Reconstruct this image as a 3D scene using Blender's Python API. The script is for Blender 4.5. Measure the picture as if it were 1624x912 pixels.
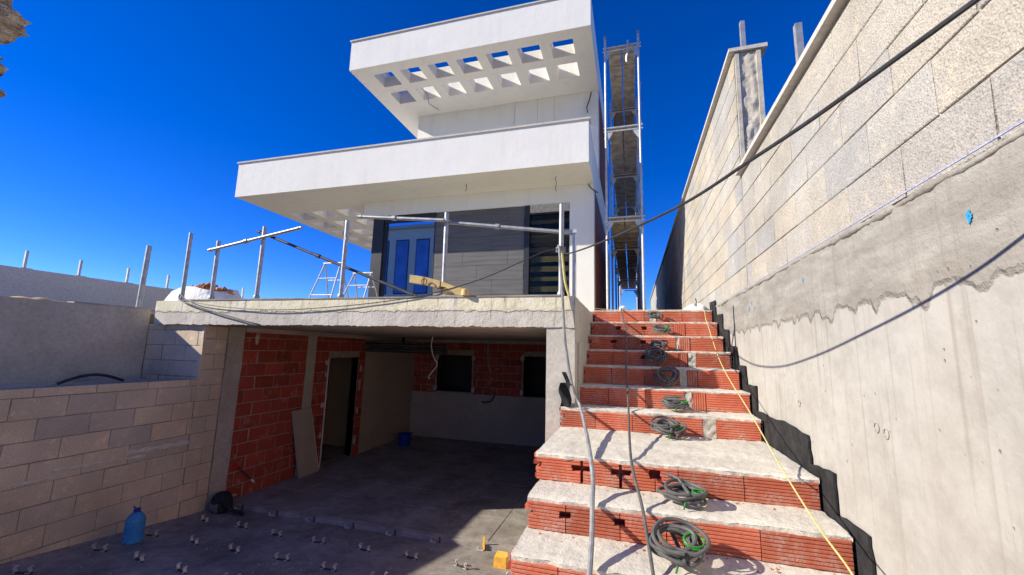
import bpy, bmesh, math, random
from mathutils import Vector, Matrix, noise as mn
random.seed(7)
R = math.radians
for o in list(bpy.data.objects): bpy.data.objects.remove(o)
scn = bpy.context.scene
COL = scn.collection
# All lengths below are in site units of 1.2 m, measured from the camera's eye; W() turns them into metres.
S, EYE = 1.2, 1.8
def W(p): return Vector((p[0]*S, p[1]*S, (p[2]+EYE)*S))

# ------------------------------------------------------------------ camera
def cam_axes(yaw, pitch, roll):
    y, p, r = R(yaw), R(pitch), R(roll)
    f = Vector((-math.sin(y)*math.cos(p), math.cos(y)*math.cos(p), math.sin(p)))
    rt = Vector((math.cos(y), math.sin(y), 0)); up = rt.cross(f)
    return math.cos(r)*rt+math.sin(r)*up, -math.sin(r)*rt+math.cos(r)*up, f
rt, up, fw = cam_axes(16.19, 8.739, 1.4567)
cd = bpy.data.cameras.new('camera'); cam = bpy.data.objects.new('camera', cd); COL.objects.link(cam)
m = Matrix((rt, up, -fw)).transposed().to_4x4(); m.translation = W((0, 0, 0)); cam.matrix_world = m
cd.sensor_width = 36; cd.lens = 659/1624*36; cd.clip_start = 0.02; cd.clip_end = 3000
scn.camera = cam
# ------------------------------------------------------------------ sky and sun
SUN = Vector((-1.73, -0.775, 1.0)).normalized()          # towards the sun
elev = math.asin(SUN.z); azim = math.atan2(SUN.x, SUN.y)
wd = bpy.data.worlds.new('World'); scn.world = wd; wd.use_nodes = True
nt = wd.node_tree; nt.nodes.clear()
sky = nt.nodes.new('ShaderNodeTexSky'); sky.sky_type = 'NISHITA'; sky.sun_disc = False
sky.sun_elevation = elev; sky.sun_rotation = azim; sky.altitude = 200
sky.air_density = 0.62; sky.dust_density = 0.0; sky.ozone_density = 5.0
hs = nt.nodes.new('ShaderNodeHueSaturation'); hs.inputs['Hue'].default_value = .519; hs.inputs['Saturation'].default_value = 1.27; hs.inputs['Value'].default_value = 1.0
bg = nt.nodes.new('ShaderNodeBackground'); bg.inputs['Strength'].default_value = 0.15
wo = nt.nodes.new('ShaderNodeOutputWorld')
nt.links.new(sky.outputs[0], hs.inputs['Color']); nt.links.new(hs.outputs[0], bg.inputs[0]); nt.links.new(bg.outputs[0], wo.inputs[0])
sd = bpy.data.lights.new('sun', 'SUN'); sd.energy = 5.0; sd.angle = R(0.5); sd.color = (1.0, 0.93, 0.79)
so = bpy.data.objects.new('sun', sd); COL.objects.link(so); so.location = (-20, -10, 20)
so.rotation_euler = SUN.to_track_quat('Z', 'Y').to_euler()
vs = scn.view_settings; vs.view_transform = 'Standard'; vs.look = 'None'; vs.exposure = 0.6; vs.gamma = 1; vs.use_curve_mapping = False
scn.cycles.max_bounces = 10; scn.cycles.diffuse_bounces = 8; scn.cycles.sample_clamp_indirect = 6

# ------------------------------------------------------------------ materials
class NT:
    def __init__(s, name):
        s.m = bpy.data.materials.new(name); s.m.use_nodes = True; s.t = s.m.node_tree; s.n = s.t.nodes
        s.b = s.n['Principled BSDF']; s.pos = s.n.new('ShaderNodeNewGeometry').outputs['Position']
    def link(s, a, b): s.t.links.new(a, b)
    def mapping(s, sc=(1, 1, 1), loc=(0, 0, 0)):
        k = s.n.new('ShaderNodeMapping'); k.inputs['Scale'].default_value = sc; k.inputs['Location'].default_value = loc
        s.link(s.pos, k.inputs[0]); return k.outputs[0]
    def noise(s, scale, detail=4, rough=.55, vec=None, dist=0):
        k = s.n.new('ShaderNodeTexNoise'); k.inputs['Scale'].default_value = scale; k.inputs['Detail'].default_value = detail
        k.inputs['Roughness'].default_value = rough; k.inputs['Distortion'].default_value = dist
        s.link(vec or s.pos, k.inputs['Vector']); return k.outputs[0]
    def voro(s, scale, vec=None):
        k = s.n.new('ShaderNodeTexVoronoi'); k.inputs['Scale'].default_value = scale; s.link(vec or s.pos, k.inputs['Vector']); return k.outputs['Distance']
    def ramp(s, fac, stops):
        k = s.n.new('ShaderNodeValToRGB'); e = k.color_ramp.elements
        while len(e) < len(stops): e.new(0.5)
        for x, (p, c) in zip(e, stops): x.position = p; x.color = (*c, 1) if len(c) == 3 else c
        s.link(fac, k.inputs[0]); return k.outputs[0]
    def step(s, fac, a, b):
        k = s.n.new('ShaderNodeMapRange'); k.inputs['From Min'].default_value = a; k.inputs['From Max'].default_value = b
        s.link(fac, k.inputs['Value']); return k.outputs[0]
    def math(s, op, a, b=None):
        k = s.n.new('ShaderNodeMath'); k.operation = op
        for i, v in enumerate((a, b)):
            if v is None: continue
            if isinstance(v, (int, float)): k.inputs[i].default_value = v
            else: s.link(v, k.inputs[i])
        return k.outputs[0]
    def mix(s, fac, a, b, mode='MIX'):
        k = s.n.new('ShaderNodeMixRGB'); k.blend_type = mode
        for i, v in enumerate((fac, a, b)):
            if isinstance(v, (int, float)): k.inputs[i].default_value = v
            elif isinstance(v, tuple): k.inputs[i].default_value = (*v, 1)
            else: s.link(v, k.inputs[i])
        return k.outputs[0]
    def xyz(s):
        k = s.n.new('ShaderNodeSeparateXYZ'); s.link(s.pos, k.inputs[0]); return k.outputs
    def rnd(s):
        return s.n.new('ShaderNodeObjectInfo').outputs['Random']
    def bump(s, h, dist, strength=1.0):
        k = s.n.new('ShaderNodeBump'); k.inputs['Distance'].default_value = dist; k.inputs['Strength'].default_value = strength
        s.link(h, k.inputs['Height'])
        if s.b.inputs['Normal'].is_linked: s.link(s.b.inputs['Normal'].links[0].from_socket, k.inputs['Normal'])
        s.link(k.outputs[0], s.b.inputs['Normal'])
    def done(s, col, rough=.9, metal=0, spec=.3):
        if isinstance(col, tuple): s.b.inputs['Base Color'].default_value = (*col, 1)
        else: s.link(col, s.b.inputs['Base Color'])
        if isinstance(rough, (int, float)): s.b.inputs['Roughness'].default_value = rough
        else: s.link(rough, s.b.inputs['Roughness'])
        s.b.inputs['Metallic'].default_value = metal; s.b.inputs['Specular IOR Level'].default_value = spec
        return s.m
def nz(a, b=0.0, c=0.0, f=1.0): return mn.noise(Vector((a*f+3.7, b*f-1.3, c*f+.9)))
def c3(c, k): return tuple(min(1, x*k) for x in c)
MAT = {}
def plain(name, c, rough=.8, metal=0, var=.25, sc=8, bump=.002, bsc=60, rnd=0.0, spec=.3):
    t = NT(name); col = t.ramp(t.noise(sc), [(.3, c3(c, 1-var)), (.7, c3(c, 1+var))])
    if rnd: col = t.mix(1.0, col, t.ramp(t.rnd(), [(0, (1-rnd,)*3), (1, (1+rnd*.0+0,)*3)]), 'MULTIPLY')
    if bump: t.bump(t.noise(bsc, 3), bump)
    MAT[name] = t.done(col, rough, metal, spec); return MAT[name]
# concrete blocks of the right-hand wall: coarse open aggregate, each block its own tone
def block_mat(name, tones, grain, bump):
    t = NT(name)
    base = t.ramp(t.rnd(), [(0, tones[0]), (.35, tones[1]), (.6, tones[2]), (.85, tones[3]), (1, tones[4])])
    cl = t.mix(1.0, base, t.ramp(t.noise(1.3, 7, .65), [(.3, (.76, .755, .74)), (.7, (1.12, 1.12, 1.12))]), 'MULTIPLY')
    g = t.noise(grain, 3, .7); v = t.voro(grain*1.15)
    cl = t.mix(1.0, cl, t.ramp(g, [(.3, (.62, .61, .6)), (.5, (1, 1, 1)), (.75, (1.18, 1.17, 1.15))]), 'MULTIPLY')
    cl = t.mix(t.step(t.noise(11, 6, .7), .56, .66), cl, t.mix(1.0, cl, (1.25, 1.2, 1.1), 'MULTIPLY'))
    t.bump(t.noise(7, 4), .006); t.bump(v, bump); t.bump(g, bump)
    MAT[name] = t.done(cl, .95, 0, .15)
block_mat('block_pale', [(.46, .415, .345), (.435, .41, .37), (.37, .362, .355), (.48, .42, .34), (.425, .41, .385)], 105, .0028)
block_mat('block_grey', [(.70, .56, .40), (.63, .53, .41), (.72, .575, .41), (.52, .46, .38), (.73, .58, .41)], 120, .0025)
plain('mortar', (.46, .42, .35), .95, var=.25, sc=14, bump=.004, bsc=90)
plain('mortar_dark', (.27, .235, .195), .95, var=.2, sc=14, bump=.004, bsc=90)
# cast concrete of the right-hand wall
def cast_concrete():
    t = NT('cast_concrete'); x, y, z = t.xyz()
    c = t.ramp(t.noise(1.1, 6, .6), [(.3, (.35, .33, .295)), (.6, (.41, .39, .355)), (.8, (.44, .42, .385))])
    c = t.mix(1.0, c, t.ramp(t.noise(9, 6, .65), [(.35, (.88, .87, .86)), (.6, (1.04, 1.04, 1.04))]), 'MULTIPLY')
    # rough grey lift under the blocks, its lower edge ragged and dripping
    drip = t.step(t.noise(1, 2, .5, t.mapping((2, 6.5, .5))), .50, .78); rag = t.noise(9, 7, .7)
    edge = t.math('ADD', t.math('MULTIPLY', drip, .12), t.math('MULTIPLY', rag, .10))
    band = t.step(t.math('ADD', z, t.math('SUBTRACT', edge, .07)), 2.40, 2.425)
    gc = t.ramp(t.noise(3, 8, .72, t.mapping((1, .8, 3.2))), [(.28, (.21, .19, .165)), (.45, (.275, .255, .225)), (.58, (.33, .31, .275)), (.72, (.42, .40, .36))])
    c = t.mix(band, c, gc)
    lip = t.math('MULTIPLY', band, t.math('SUBTRACT', 1.0, t.step(t.math('ADD', z, t.math('SUBTRACT', edge, .07)), 2.42, 2.50)))
    c = t.mix(t.math('MULTIPLY', lip, .25), c, (.24, .21, .175))
    # runs and pits
    run = t.noise(1, 2, .5, t.mapping((3, 26, .5)))
    fall = t.step(z, .3, 2.3)
    c = t.mix(t.math('MULTIPLY', t.step(run, .58, .70), t.math('MULTIPLY', fall, .5)), c, (.23, .195, .16))
    pit = t.math('MULTIPLY', t.step(t.voro(16, t.mapping((1, 1, .8))), .10, .05), t.step(t.noise(2.3), .5, .56))
    c = t.mix(t.math('MULTIPLY', pit, .6), c, (.17, .15, .13))
    pan = t.noise(1, 1, .4, t.mapping((1, 1.7, .15)))
    c = t.mix(t.math('MULTIPLY', t.step(pan, .5, .62), .18), c, (.36, .32, .27))
    t.bump(t.noise(4, 6, .6), .006); t.bump(t.noise(55, 3), .002); t.bump(band, .004); t.bump(pit, -.004)
    t.bump(t.math('MULTIPLY', band, t.noise(22, 5, .7)), .010)
    MAT['cast_concrete'] = t.done(c, .9, 0, .2)
cast_concrete()
def slab_mat():
    t = NT('slab_concrete'); x, y, z = t.xyz()
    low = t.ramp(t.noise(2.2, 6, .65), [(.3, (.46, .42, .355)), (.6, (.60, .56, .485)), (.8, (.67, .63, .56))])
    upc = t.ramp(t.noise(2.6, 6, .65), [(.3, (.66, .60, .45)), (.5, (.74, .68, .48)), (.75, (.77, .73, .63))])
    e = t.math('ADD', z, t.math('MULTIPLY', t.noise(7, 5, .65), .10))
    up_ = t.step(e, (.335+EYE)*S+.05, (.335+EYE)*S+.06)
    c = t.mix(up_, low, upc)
    st = t.noise(1, 5, .7, t.mapping((17, 17, 1.6)))
    c = t.mix(t.math('MULTIPLY', t.step(st, .56, .66), .6), c, (.22, .185, .14))
    blot = t.step(t.noise(13, 7, .75), .57, .66)
    c = t.mix(t.math('MULTIPLY', blot, .45), c, (.26, .23, .18))
    t.bump(t.noise(6, 6, .65), .014); t.bump(t.noise(40, 4, .7), .006); t.bump(up_, .012)
    MAT['slab_concrete'] = t.done(c, .92, 0, .2)
slab_mat()
def conc(name, a, b, sc=2.5, bump=.006, board=0):
    t = NT(name); c = t.ramp(t.noise(sc, 6, .65), [(.3, a), (.7, b)])
    c = t.mix(1.0, c, t.ramp(t.noise(26, 5, .65), [(.3, (.82, .82, .82)), (.65, (1.06, 1.06, 1.06))]), 'MULTIPLY')
    if board:
        w = t.noise(1, 2, .5, t.mapping((14, .8, 14))); c = t.mix(.5, c, t.mix(1.0, c, t.ramp(w, [(.35, (.6, .58, .55)), (.6, (1.1, 1.1, 1.1))]), 'MULTIPLY'))
    t.bump(t.noise(8, 6), bump); t.bump(t.noise(80, 3), .002)
    if name == 'tread_mortar': t.bump(t.noise(38, 4, .7), .005)
    MAT[name] = t.done(c, .92, 0, .2)
conc('pier_concrete', (.46, .425, .365), (.60, .56, .49))
conc('column_concrete', (.36, .315, .265), (.50, .45, .39))
conc('soffit_concrete', (.42, .36, .30), (.58, .51, .44), 1.5, .004, 1)
conc('rendered_grey', (.42, .38, .31), (.58, .53, .44), 1.8, .003)
conc('pale_render', (.70, .64, .54), (.76, .695, .59), .8, .002)
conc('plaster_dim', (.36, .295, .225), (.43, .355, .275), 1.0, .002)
conc('earth', (.20, .17, .13), (.34, .29, .23), 1.4, .02)
conc('tread_mortar', (.58, .535, .45), (.72, .67, .575), 4, .006)
conc('coping_stone', (.50, .465, .41), (.60, .565, .51), 3, .002)
def white_mat():
    t = NT('white_render'); c = t.ramp(t.noise(1.0, 6, .6), [(.3, (.71, .69, .635)), (.7, (.755, .735, .68))])
    st = t.noise(1, 4, .6, t.mapping((5, 5, .5))); c = t.mix(t.math('MULTIPLY', t.step(st, .52, .75), .28), c, (.55, .52, .46))
    c = t.mix(t.math('MULTIPLY', t.step(t.noise(6, 7, .7), .5, .72), .16), c, (.58, .56, .51))
    t.bump(t.noise(90, 3), .0022); t.bump(t.noise(2.5, 5), .010); t.bump(t.noise(18, 4), .002)
    MAT['white_render'] = t.done(c, .95, 0, .15)
white_mat()
# clay
def clay(name, a, b, smear, rnd=.3):
    t = NT(name); c = t.ramp(t.noise(5, 5, .6), [(.3, a), (.7, b)])
    c = t.mix(1.0, c, t.ramp(t.rnd(), [(0, (1-rnd,)*3), (.5, (1, 1, 1)), (1, (1.12, 1.08, 1.05))]), 'MULTIPLY')
    sm = t.math('MULTIPLY', t.step(t.noise(6.5, 7, .72), .60-smear*.12, .72), t.step(t.noise(60, 3, .7), .35, .6))
    c = t.mix(t.math('MULTIPLY', sm, .75), c, (.52, .45, .39))
    t.bump(t.noise(40, 4), .003); t.bump(sm, .003)
    MAT[name] = t.done(c, .85, 0, .25)
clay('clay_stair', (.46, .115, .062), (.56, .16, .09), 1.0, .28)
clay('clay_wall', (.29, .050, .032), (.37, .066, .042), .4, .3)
clay('clay_flank', (.22, .07, .045), (.27, .09, .06), .2, .1)
def floor_mat(name, a, b, scuff):
    t = NT(name); c = t.ramp(t.noise(1.6, 7, .68), [(.3, a), (.7, b)])
    sc = t.math('MULTIPLY', t.step(t.noise(4, 8, .75, t.mapping((1.6, .9, 1)), .6), .60, .72), t.step(t.noise(30, 4, .7), .42, .62))
    c = t.mix(t.math('MULTIPLY', sc, scuff), c, (.48, .47, .46))
    c = t.mix(1.0, c, t.ramp(t.noise(9, 6, .7), [(.32, (.72, .72, .74)), (.6, (1.1, 1.1, 1.1))]), 'MULTIPLY')
    t.bump(t.noise(24, 4), .003)
    MAT[name] = t.done(c, t.ramp(t.noise(3, 5), [(.3, (.55,)*3), (.7, (.85,)*3)]), 0, .35)
floor_mat('ramp_floor', (.15, .135, .115), (.38, .345, .305), .9)
floor_mat('garage_floor', (.17, .15, .125), (.40, .36, .315), .5)
plain('threshold', (.30, .275, .24), .9, var=.3, sc=6, bump=.004)
plain('mortar_garage', (.34, .26, .205), .95, var=.25, sc=14, bump=.004, bsc=90)
plain('steel', (.40, .40, .39), .5, .55, var=.22, sc=16, bump=.001)
plain('steel_white', (.54, .535, .515), .5, .35, var=.18, sc=12, bump=.001)
plain('steel_dark', (.07, .07, .075), .55, .4, var=.3, sc=12)
plain('deck_wood', (.38, .33, .265), .9, var=.35, sc=5, bump=.004, bsc=30)
plain('timber', (.62, .45, .19), .7, var=.2, sc=9, bump=.003, bsc=40)
plain('yellow_foam', (.80, .45, .07), .85, var=.15, sc=30, bump=.002)
plain('yellow_cord', (.55, .48, .19), .7, var=.2, sc=60, bump=.001)
plain('cable_grey', (.10, .098, .095), .55, var=.25, sc=25, bump=.001)
plain('cable_dark', (.035, .035, .038), .5, var=.3, sc=25, bump=.001)
plain('hose_grey', (.25, .25, .26), .55, var=.3, sc=18, bump=.001)
plain('wire_green', (.04, .20, .035), .4, var=.2, sc=30, bump=0)
plain('white_wire', (.7, .68, .64), .5, var=.1, bump=0)
plain('foam_black', (.02, .02, .021), .85, var=.6, sc=12, bump=.003, bsc=45)
plain('frame_dark', (.022, .023, .026), .45, var=.2, bump=0, spec=.4)
plain('board_beige', (.36, .30, .235), .85, var=.08, sc=3, bump=.001)
plain('paint_blue', (.03, .30, .62), .7, var=.25, sc=40, bump=0)
t_ = NT('spray'); t_.link(t_.ramp(t_.noise(70, 4, .7), [(.40, (0, 0, 0)), (.52, (1, 1, 1))]), t_.b.inputs['Alpha']); MAT['paint_blue'] = t_.done(t_.ramp(t_.noise(30), [(.3, (.02, .28, .60)), (.7, (.05, .36, .68))]), .8)
plain('chalk_blue', (.36, .37, .50), .95, var=.35, sc=70, bump=0)
plain('rubble', (.50, .22, .08), .9, var=.6, sc=12, bump=.006)
plain('sack_white', (.68, .67, .66), .6, var=.08, sc=8, bump=.012, bsc=18)
plain('pack_black', (.02, .02, .022), .75, var=.5, sc=20, bump=.006, bsc=50)
plain('pack_grey', (.12, .12, .13), .7, var=.3, sc=20, bump=.003)
plain('bucket_blue', (.012, .03, .22), .5, var=.15, bump=0)
plain('red_plastic', (.55, .02, .025), .4, var=.15, bump=0)
plain('stone_raw', (.30, .26, .22), .95, var=.65, sc=70, bump=.012, bsc=90)
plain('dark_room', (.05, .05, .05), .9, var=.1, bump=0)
plain('interior', (.72, .56, .30), .9, var=.3, sc=1.2, bump=0)
plain('pale_column', (.62, .66, .72), .9, var=.12, sc=3, bump=0)
plain('far_pane', (.10, .25, .58), .3, var=.3, sc=.6, bump=0)
plain('olive', (.10, .095, .06), .8, var=.3, sc=3, bump=0)
plain('rust', (.12, .05, .04), .8, var=.3, bump=0)
def clad():
    t = NT('dark_cladding'); g = t.noise(1, 4, .6, t.mapping((1.2, 1, 16)))
    c = t.mix(1.0, t.ramp(g, [(.3, (.082, .078, .077)), (.7, (.135, .130, .128))]), t.ramp(t.rnd(), [(0, (.95,)*3), (1, (1.05,)*3)]), 'MULTIPLY')
    MAT['dark_cladding'] = t.done(c, .55, 0, .35)
clad()
def glass(name, tint, fac, through):
    m_ = bpy.data.materials.new(name); m_.use_nodes = True; n = m_.node_tree.nodes; l = m_.node_tree.links
    n.remove(n['Principled BSDF']); tr = n.new('ShaderNodeBsdfTransparent'); tr.inputs[0].default_value = (*through, 1)
    gl = n.new('ShaderNodeBsdfGlossy'); gl.inputs['Roughness'].default_value = .015; gl.inputs['Color'].default_value = (*tint, 1)
    mx = n.new('ShaderNodeMixShader'); mx.inputs[0].default_value = fac
    l.new(tr.outputs[0], mx.inputs[1]); l.new(gl.outputs[0], mx.inputs[2]); l.new(mx.outputs[0], n['Material Output'].inputs[0]); MAT[name] = m_
glass('door_glass', (.48, .72, 1.0), .58, (.50, .62, .78)); glass('window_glass', (.6, .6, .5), .02, (.80, .78, .66))
def bottle_mat():
    m_ = bpy.data.materials.new('bottle_blue'); m_.use_nodes = True; b = m_.node_tree.nodes['Principled BSDF']
    n = m_.node_tree.nodes.new('ShaderNodeTexNoise'); n.inputs['Scale'].default_value = 9
    r_ = m_.node_tree.nodes.new('ShaderNodeValToRGB'); r_.color_ramp.elements[0].color = (.06, .34, .72, 1); r_.color_ramp.elements[1].color = (.14, .52, .90, 1)
    m_.node_tree.links.new(n.outputs[0], r_.inputs[0]); m_.node_tree.links.new(r_.outputs[0], b.inputs['Base Color'])
    b.inputs['Transmission Weight'].default_value = .55; b.inputs['Roughness'].default_value = .12; b.inputs['IOR'].default_value = 1.2; MAT['bottle_blue'] = m_
bottle_mat()

# ------------------------------------------------------------------ builders
ORG = {}
def tag(o, label=None, cat=None, group=None, kind=None):
    if label: o['label'] = label
    if cat: o['category'] = cat
    if group: o['group'] = group
    if kind: o['kind'] = kind
    return o
def thing(name, base, label, cat, group=None):
    o = bpy.data.objects.new(name, None); COL.objects.link(o); w = W(base); o.location = w; ORG[o] = w; o.empty_display_size = .1
    return tag(o, label, cat, group)
def place(o, org, parent):
    if parent is not None: o.parent = parent; o.location = org-ORG[parent]
    else: o.location = org
    ORG[o] = org
class MB:
    def __init__(s): s.v = []; s.f = []
    def add(s, vs, fs):
        k = len(s.v); s.v += [tuple(v) for v in vs]; s.f += [tuple(i+k for i in f) for f in fs]; return s
    def box(s, x0, x1, y0, y1, z0, z1):
        return s.add([(x, y, z) for z in (z0, z1) for y in (y0, y1) for x in (x0, x1)],
                     [(0, 2, 3, 1), (4, 5, 7, 6), (0, 1, 5, 4), (2, 6, 7, 3), (0, 4, 6, 2), (1, 3, 7, 5)])
    def prism(s, pts, axis, a, b):
        n = len(pts)
        def q(p, t): return {'x': (t, p[0], p[1]), 'y': (p[0], t, p[1]), 'z': (p[0], p[1], t)}[axis]
        return s.add([q(p, a) for p in pts]+[q(p, b) for p in pts], [tuple(range(n)), tuple(range(2*n-1, n-1, -1))]+[(i, (i+1) % n, n+(i+1) % n, n+i) for i in range(n)])
    def tube(s, path, r, n=8, cap=True):
        P = [Vector(p) for p in path]; k = len(P); rs = r if isinstance(r, (list, tuple)) else [r]*k
        nrm = None; vs = []; fs = []
        for i, p in enumerate(P):
            t = (P[min(i+1, k-1)]-P[max(i-1, 0)])
            t = t.normalized() if t.length > 1e-9 else Vector((0, 0, 1))
            if nrm is None: nrm = t.cross(Vector((0, 0, 1)) if abs(t.z) < .9 else Vector((1, 0, 0))).normalized()
            nrm = (nrm-t*nrm.dot(t)); nrm = nrm.normalized() if nrm.length > 1e-6 else t.orthogonal().normalized()
            b = t.cross(nrm)
            vs += [p+(nrm*math.cos(2*math.pi*j/n)+b*math.sin(2*math.pi*j/n))*rs[i] for j in range(n)]
        for i in range(k-1):
            fs += [(i*n+j, i*n+(j+1) % n, (i+1)*n+(j+1) % n, (i+1)*n+j) for j in range(n)]
        if cap: fs += [tuple(range(n-1, -1, -1)), tuple(range((k-1)*n, k*n))]
        return s.add(vs, fs)
    def lathe(s, prof, c, n=20):
        vs = [(c[0]+r*math.cos(2*math.pi*j/n), c[1]+r*math.sin(2*math.pi*j/n), c[2]+z) for r, z in prof for j in range(n)]
        fs = [(i*n+j, i*n+(j+1) % n, (i+1)*n+(j+1) % n, (i+1)*n+j) for i in range(len(prof)-1) for j in range(n)]
        return s.add(vs, fs+[tuple(range(n-1, -1, -1)), tuple(range((len(prof)-1)*n, len(prof)*n))])
    def grid(s, fn, nu, nv):
        return s.add([fn(i/nu, j/nv) for j in range(nv+1) for i in range(nu+1)], [(j*(nu+1)+i, j*(nu+1)+i+1, (j+1)*(nu+1)+i+1, (j+1)*(nu+1)+i) for j in range(nv) for i in range(nu)])
    def mesh(s, name, mat, smooth=False, org=Vector((0, 0, 0)), raw=False):
        me = bpy.data.meshes.new(name)
        me.from_pydata([(Vector(v)*S if raw else W(v)-org) for v in s.v], [], s.f)
        bm = bmesh.new(); bm.from_mesh(me); bmesh.ops.recalc_face_normals(bm, faces=bm.faces); bm.to_mesh(me); bm.free()
        me.materials.append(MAT[mat])
        if smooth:
            for p in me.polygons: p.use_smooth = True
            if hasattr(me, 'set_sharp_from_angle'): me.set_sharp_from_angle(angle=R(40))
        return me
    def build(s, name, mat, parent=None, smooth=False):
        xs = [v[0] for v in s.v]; ys = [v[1] for v in s.v]; zs = [v[2] for v in s.v]
        org = W(((min(xs)+max(xs))/2, (min(ys)+max(ys))/2, min(zs)))
        o = bpy.data.objects.new(name, s.mesh(name, mat, smooth, org)); COL.objects.link(o); place(o, org, parent); return o
def piece(name, me, at, parent, rot=None):
    o = bpy.data.objects.new(name, me); COL.objects.link(o); place(o, W(at), parent)
    if rot: o.rotation_euler = rot
    return o
def copy_tree(o, parent=None):
    c = o.copy(); COL.objects.link(c); c.parent = parent; ORG[c] = ORG[o].copy()
    for ch in o.children: copy_tree(ch, c)
    return c
AX = {'x+': lambda a, b, c: (c, a, b), 'x-': lambda a, b, c: (-c, a, b), 'y-': lambda a, b, c: (a, -c, b), 'y+': lambda a, b, c: (a, c, b), 'z+': lambda a, b, c: (a, b, c)}
CACHE = {}
def block_mesh(w, h, d, ch, ax, mat, jit=.0, var=4):
    """a block face-on: w long, h high, face proud by d with chamfered arrises; shared by alike blocks"""
    key = (round(w, 3), round(h, 3), d, ch, ax, mat, random.randrange(var))
    if key in CACHE: return CACHE[key]
    f = AX[ax]; b = MB(); j = lambda: random.uniform(-jit, jit)
    def ring(i, c): return [f(i+j(), i+j(), c), f(w-i+j(), i+j(), c), f(w-i+j(), h-i+j(), c), f(i+j(), h-i+j(), c)]
    v = ring(0, -.03)+ring(0, d-ch)+ring(ch, d)
    fs = [(8, 9, 10, 11)]+[(k, (k+1) % 4, 4+(k+1) % 4, 4+k) for k in range(4)]+[(4+k, 4+(k+1) % 4, 8+(k+1) % 4, 8+k) for k in range(4)]
    b.add(v, fs); CACHE[key] = b.mesh('block', mat, raw=True); return CACHE[key]
def courses(parent, name, ax, at, a0, a1, z0, pitch, n, length, joint, mat, d=.006, ch=.004, jit=.002, phase=0.0, skip=None, first=0.0, top=None):
    """running-bond masonry: blocks between a0 and a1 along the wall, n courses up from z0"""
    for i in range(n):
        z = z0+i*pitch; h = pitch-joint
        if top is not None and z+h > top: h = top-z
        if h < .02: continue
        a = a0-((phase+(i % 2)*.5) % 1.0)*length
        while a < a1-.01:
            b0, b1 = max(a, a0), min(a+length-joint, a1)
            spans = [(b0, b1)]
            if skip:
                for (s0, s1, t0, t1) in skip:
                    if z+h > t0+.01 and z < t1-.01:
                        new = []
                        for (p, q) in spans:
                            if q <= s0 or p >= s1: new.append((p, q))
                            else:
                                if p < s0-.02: new.append((p, s0))
                                if q > s1+.02: new.append((s1, q))
                        spans = new
            for (p, q) in spans:
                if q-p < .02: continue
                w = round((q-p)*40)/40 if (q-p) < length-joint-.012 else q-p
                w = min(w, q-p) or (q-p)
                me = block_mesh(w, h, d, ch, ax, mat, jit)
                loc = {'x': (at, p, z), 'y': (p, at, z)}[ax[0]]
                piece(name, me, loc, parent)
            a += length
def st(o, kind='structure'): o['kind'] = kind; return o

# ================================================================== SETTING
RZ = lambda y: -1.80+.0994*(3.92-y)                         # ramp surface
XL, XR = -4.45, .887                                        # faces of the left and right walls
st(MB().box(-260, 260, -260, 400, -2.3, -2.2).build('ground', 'earth'))
st(MB().prism([(-6, RZ(-6)), (3.93, RZ(3.93)), (3.93, -2.1), (-6, -2.1)], 'x', XL-.08, .95).build('driveway_ramp', 'ramp_floor'))
st(MB().box(-30, -5.47, -8, 60, -2.15, .33).build('raised_terrain', 'earth'))
st(MB().box(-5.47, -4.62, -6, 3.44, -2.15, -.43).build('planting_bed', 'earth'))
st(MB().box(-.62, XR+.02, 5.02, 60, -2.1, .495).build('side_passage', 'earth'))
st(MB().box(XR+.2, 40, -8, 60, -2.15, 1.2).build('neighbour_terrain', 'earth'))
# garage floor of big cast panels with open joints
gf = st(MB().box(XL-2.2, -.43, 3.905, 9.0, -2.1, -1.765).build('garage_floor', 'mortar_dark'))
pw, pd = .52, .56
for i in range(8):
    for j in range(8):
        x0 = -4.44+i*pw; y0 = 3.975+j*pd
        w = min(pw, -.68-x0); d = min(pd, 8.0-y0)
        if w < .03 or d < .03: continue
        piece('floor_panel', block_mesh(w-.006, d-.006, .010+random.choice((0, .0008, .0015)), .002, 'z+', 'garage_floor', 0, 1), (x0, y0, -1.765), gf)
MB().box(XL+.005, -.44, 3.90, 3.968, -1.83, -1.753).build('kerb_strip', 'threshold', gf)

# ================================================================== RIGHT-HAND WALL
rw = thing('boundary_wall', (XR+.1, 4, -1.8), 'tall pale concrete block wall on a cast concrete base along the right of the stairs', 'wall')
def cast_face(u, v):
    y = -7+u*27.8; z = -1.9+v*2.43
    e = .003*nz(y, z, 0, 1.7)
    if v > .985: z += .012*nz(y, 0, 1, 22); e += .005*nz(y, 5, 1, 30)
    return (XR-.006+e, y, z)
b = MB(); b.grid(cast_face, 640, 40); b.box(XR+.02, XR+.2, -7, 20.8, -1.9, .533)
b.build('concrete_base', 'cast_concrete', rw, True)
BZ, BP = .542, .185
MB().box(XR+.004, XR+.2, -7, 3.62, .53, BZ+5*BP+.012).build('mortar_bed', 'mortar', rw)
MB().box(XR+.004, XR+.2, 3.625, 20.8, .53, BZ+11*BP+.012).build('mortar_bed', 'mortar', rw)
courses(rw, 'block', 'x-', XR, .2, 3.615, BZ, BP, 5, .37, .0065, 'block_pale', .0028, .002, .002, .14)
courses(rw, 'block', 'x-', XR, 3.63, 8.2, BZ, BP, 11, .37, .0065, 'block_pale', .0028, .002, .002, .4)
b = MB()                                                    # too small to tell apart further on
for i in range(11):
    for k in range(33):
        y0 = 8.21+k*.37+(i % 2)*.185; b.box(XR-.004, XR+.01, y0, y0+.363, BZ+i*BP, BZ+i*BP+BP-.007)
st(b.build('far_block', 'block_pale', rw), 'stuff')
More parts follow.
